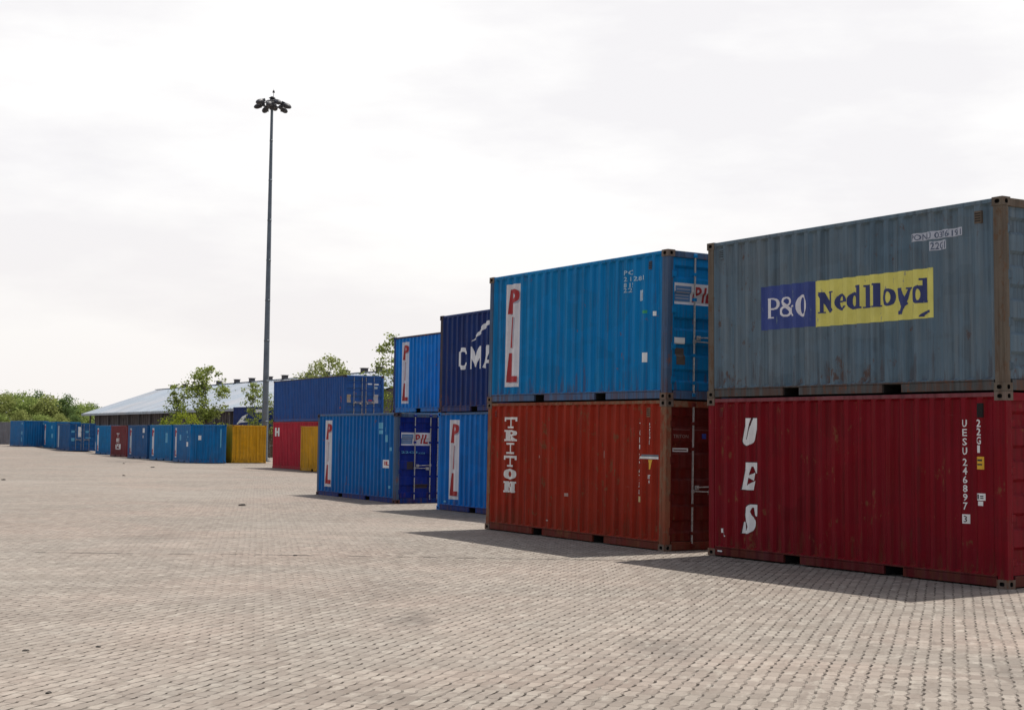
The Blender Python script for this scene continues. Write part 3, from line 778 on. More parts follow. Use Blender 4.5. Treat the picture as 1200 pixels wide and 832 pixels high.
P_Ad = paint('navy_door_paint', (0.001, 0.018, 0.20), rust=.2, fade=.15, rough=.5, seed=14)
P_B = paint('bright_blue_paint', (0.001, 0.15, 0.50), rust=.18, fade=.3, rough=.48, seed=15, fadec=(0.03, 0.18, 0.45))
P_Brail = paint('navy_rail_paint', (0.005, 0.035, 0.19), rust=.35, fade=.2, rough=.55, seed=16)
P_U = paint('cobalt_blue_paint', (0.001, 0.19, 0.56), rust=.14, fade=.3, rough=.45, seed=17, fadec=(0.05, 0.22, 0.5))
P_CMA = paint('navy_blue_paint', (0.006, 0.026, 0.14), rust=.2, fade=.4, rough=.45, seed=18, fadec=(0.045, 0.075, 0.19))
P_CMApost = paint('dark_rusty_post_paint', (0.055, 0.045, 0.065), rust=.7, fade=.4, rough=.7, seed=19)
P_D = paint('dull_royal_blue_paint', (0.020, 0.085, 0.30), rust=.15, fade=.35, rough=.5, seed=20, fadec=(0.045, 0.12, 0.32))
P_R = paint('crimson_paint', (0.47, 0.020, 0.042), rust=.1, fade=.3, rough=.5, seed=21, fadec=(0.5, 0.07, 0.09))
P_Y = paint('mustard_yellow_paint', (0.62, 0.31, 0.012), rust=.3, fade=.3, rough=.55, seed=22, fadec=(0.5, 0.36, 0.10))
P_T1 = paint('teal_blue_paint', (0.002, 0.175, 0.43), rust=.2, fade=.4, rough=.5, seed=23, fadec=(0.03, 0.2, 0.36))
P_T2 = paint('mid_blue_paint', (0.002, 0.145, 0.38), rust=.2, fade=.35, rough=.5, seed=24)
P_UESb = paint('dark_maroon_rail_paint', (0.11, 0.006, 0.008), rust=.5, fade=.3, rough=.6, seed=31)
P_TRIb = paint('dark_brick_rail_paint', (0.16, 0.018, 0.010), rust=.7, fade=.3, rough=.6, seed=32)
P_T3 = paint('slate_navy_paint', (0.008, 0.10, 0.28), rust=.2, fade=.4, rough=.5, seed=25)
P_M = paint('brown_maroon_paint', (0.18, 0.022, 0.028), rust=.35, fade=.4, rough=.55, seed=26)
P_G = paint('brown_grey_paint', (0.19, 0.19, 0.21), rust=.2, fade=.4, rough=.6, seed=27)
P_BR = paint('umber_paint', (0.13, 0.085, 0.055), rust=.6, fade=.4, rough=.7, seed=28)

# ------------------------------------------------------------------ near stacks
GR = 'containers stacked two high beside the paved yard'
GAP = 0.003
ues = container('maroon container with three big slanted white letters, under the grey-blue container at right', container_mtx(FITS['UES'], L20), P_UES, railm=P_UESb, postm=P_UES, castm=P_UEScast, toprailm=P_UESr, group=GR)
po = container('faded grey-blue container with blue and yellow lettered panel, on top of the maroon one', container_mtx(FITS['UES'], L20, H20+GAP, (.012, -.01)), P_PO, postm=P_POpost, railm=P_POrail, toprailm=P_PO, group=GR)
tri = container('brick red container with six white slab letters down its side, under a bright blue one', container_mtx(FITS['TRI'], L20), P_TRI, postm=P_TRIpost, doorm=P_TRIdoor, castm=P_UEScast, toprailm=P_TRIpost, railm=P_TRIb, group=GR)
pil2 = container('bright blue container with white panel of red letters, on top of the brick red one', container_mtx(FITS['TRI'], L20, H20+GAP, (-.01, .012)), P_PIL2, postm=P_PIL2post, railm=P_PIL2rail, toprailm=P_PIL2, castm=P_UEScast, group=GR)
bcn = container('bright blue container with red lettered panel, on the ground under the navy one', container_mtx(FITS['B'], L20), P_B, railm=P_Brail, toprailm=P_PIL2rail, postm=P_B, group=GR)
cma = container('navy container with wide white letters and swoosh, on top of a bright blue one', container_mtx(FITS['B'], L20, H20+GAP, (.01, -.008)), P_CMA, postm=P_CMApost, group=GR)
acn = container('deep blue container with dark door, standing on the paving with nothing on top', container_mtx(FITS['A'], L20), P_A, railm=P_Brail, toprailm=P_PIL2rail, doorm=P_Ad, castm=P_CMApost, postm=P_PIL2post, group=GR)
ulow = container('blue lower container hidden behind the single deep blue container', container_mtx(FITS['U'], L20), P_T2, group=GR)
ucn = container('cobalt blue container with red lettered panel, raised behind the single deep blue container', container_mtx(FITS['U'], L20, H20+GAP), P_U, postm=P_Brail, toprailm=P_CMApost, group=GR)
fD = FITS['D']
HC = 2.896
red = container('long crimson container standing under the long dull blue one', container_mtx(fD, 12.19), P_R, L=12.19, H=HC, group=GR)
dcn = container('long dull blue container with doors at right, on top of the crimson one', container_mtx(fD, 12.19, HC+GAP), P_D, L=12.19, group=GR, castm=P_CMApost, toprailm=P_CMApost)

for t in (pil2, bcn, acn, ucn): pil_panel(t)
for t in (pil2, acn): pil_door(t)
pil_door(ucn); pil_door(bcn)
# --- P&O Nedlloyd
S = Surf(po, 'side')
M_POblue = decal('logo_panel_blue', (0.030, 0.060, 0.27), 0.5, (0.11, 0.16, 0.24), 1)
M_POyel = decal('logo_panel_yellow', (0.76, 0.70, 0.16), 0.42, (0.30, 0.30, 0.22), 2)
M_POlet = decal('logo_letter_navy', (0.025, 0.04, 0.17), 0.25, (0.5, 0.48, 0.2), 3)
M_POwh = decal('logo_letter_white', (0.82, 0.80, 0.83), 0.25, (0.10, 0.13, 0.3), 4)
zoff = H20
pb = S.rect('blue_logo_panel', [(1.31, 2.503, 3.655-zoff, 4.345-zoff)], M_POblue, .003)
py = S.rect('yellow_logo_panel', [(2.505, 4.85, 3.64-zoff, 4.34-zoff)], M_POyel, .003)
S.glyphs('white_letter', [(G['sP'], 1.44, 1.71, 3.83-zoff, 4.15-zoff), (G['s&'], 1.75, 2.06, 3.84-zoff, 4.15-zoff), (G['sO'], 2.11, 2.34, 3.82-zoff, 4.16-zoff)], M_POwh, .006, pb)
S.glyphs('navy_letter', [(G['sN'], 2.60, 2.91, 3.84-zoff, 4.16-zoff), (G['se'], 2.94, 3.19, 3.86-zoff, 4.11-zoff), (G['sd'], 3.20, 3.49, 3.86-zoff, 4.21-zoff),
    (G['sl'], 3.505, 3.685, 3.86-zoff, 4.20-zoff), (G['sl'], 3.695, 3.865, 3.86-zoff, 4.21-zoff), (G['so'], 3.88, 4.13, 3.86-zoff, 4.11-zoff),
    (G['sy'], 4.16, 4.43, 3.72-zoff, 4.10-zoff), (G['sd'], 4.45, 4.74, 3.86-zoff, 4.21-zoff)], M_POlet, .006, py)
mb = MB()
S.glyphs('curl_mark', [(runs([ell(.9, .1, .9, .8, .55, .45, (0, .1, .95, 1))]), 4.58, 4.80, 3.655-zoff, 3.76-zoff)], M_POlet, .006, py)
M_PLT = decal('faded_white_plate', (0.50, 0.53, 0.60), 0.6, (0.16, 0.22, 0.30), 5)
M_PLTt = decal('plate_lettering', (0.10, 0.13, 0.20), 0.3, (0.3, 0.33, 0.4), 6)
pn = S.rect('number_plate', [(4.43, 5.37, 4.735-zoff, 4.848-zoff), (4.79, 5.09, 4.575-zoff, 4.705-zoff)], M_PLT, .003)
S.text('plate_text', 'PONU 037619 1', 4.45, 4.833-zoff, .085, M_PLTt, .005, parent=pn, w=.90, bold=.02)
S.text('plate_text', '22G1', 4.81, 4.69-zoff, .10, M_PLTt, .005, parent=pn, w=.26, bold=.02)
# vents and seams near the top corners
def vent(t, u0, u1, z0, z1, mat):
    L, H = t['_LH']; mb = MB(); x0, x1 = L/2-u1, L/2-u0; y = WID/2-.014
    mb.bbox(x0, x1, y-.034, y+.006, z0, z1, .004)
    for k in range(4):
        z = z0+(z1-z0)*(.2+.2*k); mb.box(x0+.012, x1-.012, y+.0065, y+.010, z-.006, z+.006, 1)
    return part('air_vent', mb.mesh('air_vent', [mat, M_HOLE]), t)
vent(po, 5.58, 5.70, 2.27, 2.44, P_POpost); vent(po, .30, .42, 2.30, 2.46, P_PO)
vent(ues, 5.58, 5.68, 2.25, 2.44, M_HOLE); vent(ues, .30, .40, 2.27, 2.44, P_UES)
vent(tri, 5.49, 5.60, 2.29, 2.46, P_TRIpost); vent(tri, .30, .40, 2.29, 2.44, P_TRI)
vent(pil2, 5.50, 5.60, 2.28, 2.43, P_PIL2post)
# --- UES
S = Surf(ues, 'side')
M_UESsh = simple('letter_edge_dark', (0.05, 0.008, 0.012), 0.6)
rows = (('hU', 1.82, 2.26), ('hE', 1.11, 1.55), ('hS', .41, .88))
S.glyphs('letter_edge', [(G[k], .775, 1.195, a-.012, b_+.012) for k, a, b_ in rows], M_UESsh, .003, None, .30)
M_UESw = decal('ues_white_letter', (0.86, 0.85, 0.83), 0.2, (0.3, 0.1, 0.1), 7)
S.glyphs('white_letter', [(G[k], .80, 1.21, a, b_) for k, a, b_ in rows], M_UESw, .006, None, .30)
S.text('container_number', 'UESU', 5.335, 2.225, .10, M_UESw, vertical=True, pitch=.125, w=.068, bold=.02)
S.text('container_number', '246897', 5.335, 1.70, .10, M_UESw, vertical=True, pitch=.118, w=.068, bold=.02)
p = S.rect('check_digit_plate', [(5.315, 5.425, .82, .945)], M_UESw, .003)
S.text('check_digit', '3', 5.34, .93, .09, M_UESsh, vertical=True, w=.055, parent=p)
S.text('size_code', '22G1', 5.565, 2.225, .10, M_UESw, vertical=True, pitch=.115, w=.08, bold=.03)
p = S.rect('yellow_sticker', [(5.56, 5.68, 1.555, 1.725)], M_YSTK, .003)
S.rect('sticker_print', [(5.58, 5.66, 1.665, 1.69), (5.58, 5.66, 1.61, 1.63)], M_BLK, .005, p)
p = S.rect('white_sticker', [(5.55, 5.69, 1.14, 1.235), (5.585, 5.665, 1.07, 1.13)], M_WHITE, .003)
S.rect('sticker_print', [(5.57, 5.60, 1.16, 1.22), (5.62, 5.67, 1.19, 1.205), (5.62, 5.67, 1.165, 1.178)], M_BLK, .005, p)
S.rect('white_scuff', [(.28, .33, .385, .455), (.345, .39, .34, .41), (.40, .43, .33, .35)], M_WHITE, .003)
L_, H_ = ues['_LH']
mb = MB(); mb.bbox(L_/2-.36, L_/2-.25, WID/2-.007, WID/2+.002, .075, .10, .002); part('rail_tag', mb.mesh('rail_tag', M_WHITE), ues)
for s_, z_ in ((-1, 1.35),):
    pass
# --- TRITON
S = Surf(tri, 'side')
M_TRIw = decal('triton_white_letter', (0.85, 0.82, 0.77), 0.3, (0.3, 0.1, 0.07), 8)
zt = 2.295
S.glyphs('white_letter', [(G[k], .70, 1.115, zt-i*.2575-.222, zt-i*.2575) for i, k in enumerate('TRITON')], M_TRIw, .004)
S.text('container_number', 'TCKU', 5.235, 2.20, .10, M_TRIw, vertical=True, pitch=.128, w=.085, bold=.02)
S.text('container_number', '296758', 5.235, 1.66, .10, M_TRIw, vertical=True, pitch=.125, w=.085, bold=.02)
p = S.rect('check_digit_plate', [(5.23, 5.345, .805, .905)], decal('ochre_plate', (.62, .45, .2), .2), .003)
S.text('check_digit', '8', 5.26, .895, .075, M_BLK, vertical=True, w=.05, parent=p)
S.text('size_code', '22G1', 5.535, 2.20, .085, M_TRIw, vertical=True, pitch=.10, w=.075, bold=.02)
S.rect('white_plate', [(5.31, 5.84, 1.565, 1.605)], M_WHITE, .004); S.rect('grey_plate', [(5.36, 5.80, 1.607, 1.64)], simple('grey_band', (.16, .18, .22)), .004)
p = S.glyphs('yellow_sticker', [(runs([('p', [(.0, 1), (1, 1), (.8, .3), (.7, 0), (.3, 0), (.2, .3)])]), 5.50, 5.67, 1.385, 1.55)], M_YSTK, .004)
S.text('weight_text', 'MT', 5.50, 1.29, .07, M_TRIw, bold=.03); S.text('weight_text', '24', 5.53, 1.20, .06, M_TRIw, bold=.03)
for q in ((2.93, 3.0, .80, .86), (1.95, 2.03, 1.50, 1.55), (4.2, 4.23, 1.55, 1.68), (2.30, 2.38, .30, .325)): S.rect('paint_chip', [q], decal('bare_patch', (.5, .33, .27), .3), .003)
S = Surf(tri, 'door')
p = S.rect('door_plate', [(.19, .56, 1.70, 1.765)], M_WHITE, .004)
S.rect('plate_print', [(.24, .53, 1.722, 1.742)], simple('brown_print', (.12, .05, .04)), .006, p)
S.text('door_text', 'TRITON', .20, 2.00, .06, decal('dim_lettering', (.32, .2, .17), .4, (.14, .02, .015)), w=.33, bold=.02)
S.rect('door_text_line', [(.18, .56, 2.075, 2.09), (.62, 1.1, 2.075, 2.085)], decal('dim_line', (.22, .08, .07), .3), .003)
S.rect('blue_sticker', [(.83, .92, 1.93, 2.02)], simple('blue_sticker', (.02, .05, .35)), .004)
# --- blue container over TRITON
S = Surf(pil2, 'side')
M_LB = decal('pale_blue_marking', (0.42, 0.58, 0.70), 0.4, (0.02, 0.16, 0.36), 9)
z = -H20
for body, u, v, w_ in (('PCI', 4.76, 4.915, .28), ('211', 4.76, 4.80, .27), ('28 1', 5.06, 4.79, .30), ('815', 4.76, 4.69, .27), ('221', 4.76, 4.60, .27)):
    S.text('container_number', body, u, v+z, .082, M_LB, w=w_, bold=.02)
p = S.rect('pale_sticker', [(5.20, 5.34, 4.34+z, 4.53+z)], M_LB, .003); S.rect('sticker_print', [(5.27, 5.33, 4.38+z, 4.48+z)], M_PGREY, .005, p)
S.rect('green_sticker', [(5.33, 5.43, 4.11+z, 4.165+z)], M_GRN, .003); S.rect('white_sticker', [(5.34, 5.44, 3.25+z, 3.42+z)], M_WHITE, .003)
S.rect('small_sticker', [(5.64, 5.70, 4.05+z, 4.13+z)], M_WHITE, .003)
S = Surf(pil2, 'door')
S.rect('white_plate', [(.20, .43, 3.56+z, 3.67+z)], M_WHITE, .004); S.rect('rust_brown_plate', [(.25, .44, 3.20+z, 3.49+z)], simple('brown_plate', (.10, .075, .06)), .004)
# --- navy CMA container
S = Surf(cma, 'side')
M_CMAw = decal('cma_white', (0.84, 0.85, 0.87), 0.15, (0.1, 0.12, 0.25), 10)
S.glyphs('white_letter', [(G['cC'], 1.06, 1.55, 1.10, 1.68), (G['cM'], 1.68, 2.32, 1.10, 1.68), (G['cA'], 2.38, 3.02, 1.10, 1.68),
    (G['cC'], 3.35, 3.83, 1.10, 1.68), (G['cG'], 3.97, 4.47, 1.10, 1.68), (G['cM'], 4.60, 5.22, 1.10, 1.68)], M_CMAw, .004)
S.glyphs('swoosh_mark', [(runs([('p', [(0, 0), (.12, .10), (.30, .30), (.45, .50), (.62, .68), (.80, .80), (1.0, .86), (1.0, 1.0), (.80, .99), (.60, .90), (.48, .80), (.36, .62), (.22, .34), (.05, .08)])]), 1.78, 3.1, 1.80, 2.34)], M_CMAw, .004)
S = Surf(acn, 'side')
M_ACY = decal('light_blue_marking', (0.12, 0.42, 0.62), 0.4, (0.01, 0.12, 0.35), 11)
S.rect('pale_sticker', [(4.82, 5.12, 2.13, 2.31), (4.84, 5.12, 1.98, 2.09), (5.2, 5.32, 2.05, 2.18), (5.3, 5.42, 1.75, 1.95)], M_ACY, .003)
p = S.rect('white_plate', [(5.13, 5.55, 1.00, 1.235)], M_WHITE, .003); S.text('plate_text', 'PIL', 5.17, 1.20, .12, M_RED, .005, parent=p, w=.34, bold=.03)
S.rect('small_sticker', [(5.55, 5.68, .42, .5), (5.62, 5.7, 1.50, 1.6)], M_ACY, .003)
S = Surf(acn, 'door'); S.rect('dark_plate', [(.38, .58, .98, 1.2)], simple('brown_plate2', (.03, .02, .03)), .004); S.rect('dark_plate', [(.60, 1.05, .44, .56)], simple('brown_plate2', (.03, .02, .03)), .004)
S.text('door_text', '22G1', .2, 1.50, .06, M_ACY, w=.5); S.text('door_text', 'KGS', .75, 1.47, .05, M_ACY, w=.2)
# --- bright blue under CMA
S = Surf(bcn, 'side'); S.rect('pale_sticker', [(.35, .5, .12+.1, .26)], M_ACY, .003)
# --- long dull blue
S = Surf(dcn, 'door')
for r_, mt in (((.20, .43, 1.05, 1.50), simple('worn_plate', (.30, .27, .24))), ((1.82, 2.10, 1.03, 1.52), simple('grey_plate2', (.36, .38, .45))), ((1.46, 1.72, 2.08, 2.15), M_WHITE), ((1.82, 2.12, 2.06, 2.13), M_WHITE), ((1.85, 2.05, 1.84, 1.95), M_LB), ((.98, 1.12, .2, .42), M_WHITE), ((1.50, 1.72, 1.15, 1.22), M_RED)):
    S.rect('door_plate', [r_], mt, .004)
S = Surf(dcn, 'side'); S.rect('red_brown_patch', [(11.55, 11.75, 1.9-.6, 2.0-.6), (11.6, 11.78, 1.05, 1.3), (11.5, 11.62, .7, .8)], simple('patch_red', (.25, .05, .07)), .004)
S = Surf(red, 'side'); S.glyphs('white_letter', [(G['hH'], .40, 1.25, 2.0, 2.54)], M_WHITE, .004)

# ------------------------------------------------------------------ far containers, their near corner given as (X, Y)
FG = 'row of containers along the far side of the yard'
def far_c(label, u, Y, yaw, paintm, end='front', dz=0.0, H=H20, L=L20, group=FG, gz=None, **kw):
    X = u*Y; a = rad(yaw)
    cx, cy = X+cos(a)*L/2+sin(a)*WID/2, Y+sin(a)*L/2-cos(a)*WID/2
    zz = (ground_z(cx, cy) if gz is None else gz)+dz
    m = Matrix.Translation((cx, cy, zz)) @ Matrix.Rotation(a, 4, 'Z')
    return container(label, m, paintm, L=L, H=H, end=end, group=group, **kw)
def pxu(px): return (px-600)/F_PX
def stripe(t, mat=M_PNLW, u0=.55, u1=1.15, z0=.30, z1=2.35, red_=True):
    S = Surf(t, 'side'); p = S.rect('logo_panel', [(u0, u1, z0, z1)], mat, .004)
    if red_: S.glyphs('red_letter', [(G['pP'], u0+.1, u1-.08, z1-.6, z1-.12), (G['pL'], u0+.1, u1-.08, z0+.1, z0+.5)], M_RED, .008, p)
def marks(t, face, rects, mat=M_WHITE, nm='white_marking'):
    Surf(t, face).rect(nm, rects, mat, .004)

y2 = far_c('mustard yellow container standing in front of the long crimson container', (85.6*pxu(353.8)+L20*.4695)/(85.6-L20*.883), 85.6-L20*.883, 118, P_Y, gz=-.12)
# place by its far-left corner instead: shift along the row so that only its long side shows
y1 = far_c('mustard yellow container next to the floodlight mast, at the right end of the far row', pxu(273.6), 99.8, 117, P_Y)
c8 = far_c('blue container beside the mustard yellow one, small white dot on its end', pxu(224.8), 97.6, 113.5, P_T2)
c7 = far_c('teal blue container with white stripe, second from the yellow one in the far row', pxu(202.5), 104.2, 118, P_T1)
c6 = far_c('dark slate blue container between the maroon and the teal blue ones', pxu(174.0), 111.0, 118, P_T3)
c5 = far_c('brownish maroon container in the far row of blue ones', pxu(150.0), 119.0, 117, P_M)
c4 = far_c('blue container with white stripe just left of the maroon one', pxu(132.5), 128.0, 118.5, P_T1)
c3 = far_c('dark blue container showing barred doors with a white plate, left part of the far row', pxu(83.2), 136.0, 118, P_T3, end='door', doorm=P_T3)
c2 = far_c('narrow teal container with pale stripe, between the wide blue and the barred door containers', pxu(66.4), 142.5, 118, P_T1)
c1 = far_c('wide plain blue container near the left edge, right of the grey one', pxu(29.5), 146.5, 121, P_T2)
c0 = far_c('grey container cut by the left edge of the picture', pxu(-8), 168.0, 118, P_G)
c9 = far_c('umber brown container glimpsed in the gap behind the mast and crimson container', pxu(300), 127.0, 118, P_BR, end='door')
cs0 = far_c('navy container under the one behind the mast', pxu(297.5), 166.0, 122, P_CMA, gz=0)
cs1 = far_c('navy container with white swoosh seen behind the mast and the bushes', pxu(297.5), 166.0, 122, P_CMA, gz=0, dz=H20+GAP)
for t in (c7, c8, c2, c4): stripe(t)
stripe(c6, decal('pale_stripe', (.5, .55, .6), .3)); stripe(c3, decal('pale_stripe', (.5, .55, .6), .3), red_=False)
marks(c8, 'front', [(.55, .75, 1.55, 1.85)]); marks(c8, 'front', [(2.02, 2.10, 1.05, 2.3)], M_ACY, 'number_column')
marks(c8, 'side', [(4.7, 5.2, 1.1, 1.4)]); marks(c8, 'side', [(4.7, 4.9, 2.0, 2.15), (5.0, 5.3, 1.7, 1.8), (4.7, 4.85, 1.5, 1.6), (2.2, 2.7, 1.5, 1.9)], M_ACY, 'pale_marking')
marks(c7, 'side', [(4.4, 5.0, 1.3, 2.0)], M_ACY, 'pale_marking')
marks(c6, 'side', [(4.6, 5.2, 2.0, 2.35)]); marks(c6, 'side', [(4.6, 5.0, 1.6, 1.8)], M_PGREY, 'pale_marking')
S = Surf(c5, 'side'); S.text('white_letters', 'TEX', 2.3, 1.95, .30, M_WHITE, vertical=True, pitch=.42, w=1.0, bold=.03); S.rect('white_marking', [(2.0, 3.9, .60, .68), (2.0, 2.35, .60, 1.0), (3.3, 3.9, .60, 1.05)], M_WHITE, .004)
marks(c3, 'door', [(.82, 1.12, 1.3, 2.25)]); marks(c3, 'door', [(.2, .5, 1.7, 1.9), (.2, .5, .9, 1.2), (1.5, 1.8, 1.7, 1.9), (1.5, 2.0, 1.2, 1.28)], M_ACY, 'pale_marking')
marks(c2, 'side', [(4.2, 4.9, 1.0, 1.4), (4.0, 4.6, 1.9, 2.2)], M_ACY, 'pale_marking')
marks(c1, 'side', [(5.1, 5.6, 2.2, 2.4), (5.0, 5.6, 1.2, 1.5), (5.1, 5.4, .5, .9)], M_ACY, 'pale_marking'); marks(c1, 'front', [(1.9, 2.15, 2.2, 2.5)], M_ACY, 'pale_marking')
marks(c0, 'side', [(4.6, 5.2, 1.2, 1.7)], M_PGREY, 'pale_marking')
S = Surf(cs1, 'side'); S.glyphs('swoosh_mark', [(runs([('p', [(0, 0), (.5, .75), (1, 1), (.75, .6), (.55, .35), (1, .3), (1, .2), (.3, .15), (.12, 0)])]), 1.0, 4.6, .6, 1.8)], M_WHITE, .006)
marks(cs1, 'front', [(.3, 1.2, 1.9, 2.3)])

# ------------------------------------------------------------------ floodlight mast
def mast():
    X, Y = pxu(311.9)*107.5, 107.5; HT = 26.85
    t = thing('floodlight_mast', 'tall grey floodlight mast with a ring of lamps, behind the yellow container', 'floodlight mast', Matrix.Translation((X, Y, 0)))
    m_p = simple('galvanised_mast_steel', (0.135, 0.165, 0.195), 0.5, 0.35, 0.25, 2); m_d = simple('dark_lamp_housing', (0.035, 0.036, 0.042), 0.5)
    mb = MB(); n = 9
    for i in range(n):
        z0, z1 = HT*i/n, HT*(i+1)/n; r0, r1 = .26-.165*i/n, .26-.165*(i+1)/n
        mb.tube((0, 0, z0), (0, 0, z1), r0, r1, 16, caps=False)
        mb.tube((0, 0, z1-.12), (0, 0, z1), r1+.012, r1+.010, 16)
    part('mast_pole', mb.mesh('mast_pole', m_p, True), t)
    mb = MB(); mb.tube((0, 0, 0), (0, 0, .05), .48, seg=20)
    for k in range(8):
        a = pi*k/4; mb.box(-.012+.36*cos(a), .012+.36*cos(a), -.012+.36*sin(a), .012+.36*sin(a), .05, .2)
    part('base_plate', mb.mesh('base_plate', m_p), t)
    mb = MB(); R0 = .86; n = 20; zr = HT-.35
    for k in range(n):
        a, b_ = 2*pi*k/n, 2*pi*(k+1)/n
        mb.tube((R0*cos(a), R0*sin(a), zr), (R0*cos(b_), R0*sin(b_), zr), .045, seg=6)
        mb.tube((.42*cos(a), .42*sin(a), zr+.25), (.42*cos(b_), .42*sin(b_), zr+.25), .04, seg=6)
    for k in range(6):
        a = 2*pi*k/6+.2; mb.tube((.1*cos(a), .1*sin(a), zr+.30), (R0*cos(a), R0*sin(a), zr), .035, seg=6); mb.tube((.1*cos(a), .1*sin(a), zr-.2), (R0*cos(a), R0*sin(a), zr), .03, seg=6)
    part('head_frame', mb.mesh('head_frame', m_d), t)
    mb = MB(); mb.tube((0, 0, zr-.35), (0, 0, zr+.5), .20, .16, 12); mb.tube((0, 0, zr+.5), (0, 0, zr+.62), .26, .10, 12)
    part('head_hub', mb.mesh('head_hub', m_d, True), t)
    mb = MB(); mb.tube((.10, 0, zr+.55), (.10, 0, zr+1.0), .02, seg=6); mb.tube((.10, 0, zr+.92), (.10, 0, zr+1.08), .10, .06, 8); mb.tube((.10, 0, zr+1.08), (.10, 0, zr+1.2), .012, seg=4)
    part('beacon', mb.mesh('beacon', m_d), t)
    # one lamp mesh, copied round the ring
    lb = MB()
    lb.bm(lamp_bm(), 0)
    lm = lb.mesh('lamp', [m_d, simple('lamp_glass', (.25, .27, .3), .2)])
    for k in range(10):
        a = 2*pi*k/10+.28; r = 1.0+.12*sin(k*2.3); zt_ = zr+(-.12 if k % 2 else .06)
        part('floodlight', lm, t, Matrix.Translation((r*cos(a), r*sin(a), zt_)) @ Matrix.Rotation(a, 4, 'Z') @ Matrix.Rotation(rad(22), 4, 'Y'))
    return t
def lamp_bm():
    bm = bmesh.new()
    # flat bowl-shaped housing, long axis pointing outwards, with a gear box behind
    bmesh.ops.create_uvsphere(bm, u_segments=12, v_segments=8, radius=1, matrix=Matrix.Translation((.12, 0, 0)) @ Matrix.Diagonal((.36, .24, .19, 1)))
    bmesh.ops.create_cube(bm, size=1, matrix=Matrix.Translation((-.22, 0, .02)) @ Matrix.Diagonal((.28, .26, .24, 1)))
    bmesh.ops.create_cube(bm, size=1, matrix=Matrix.Translation((.05, 0, -.13)) @ Matrix.Diagonal((.10, .44, .05, 1)))
    bm.verts.index_update()
    return bm
mast()

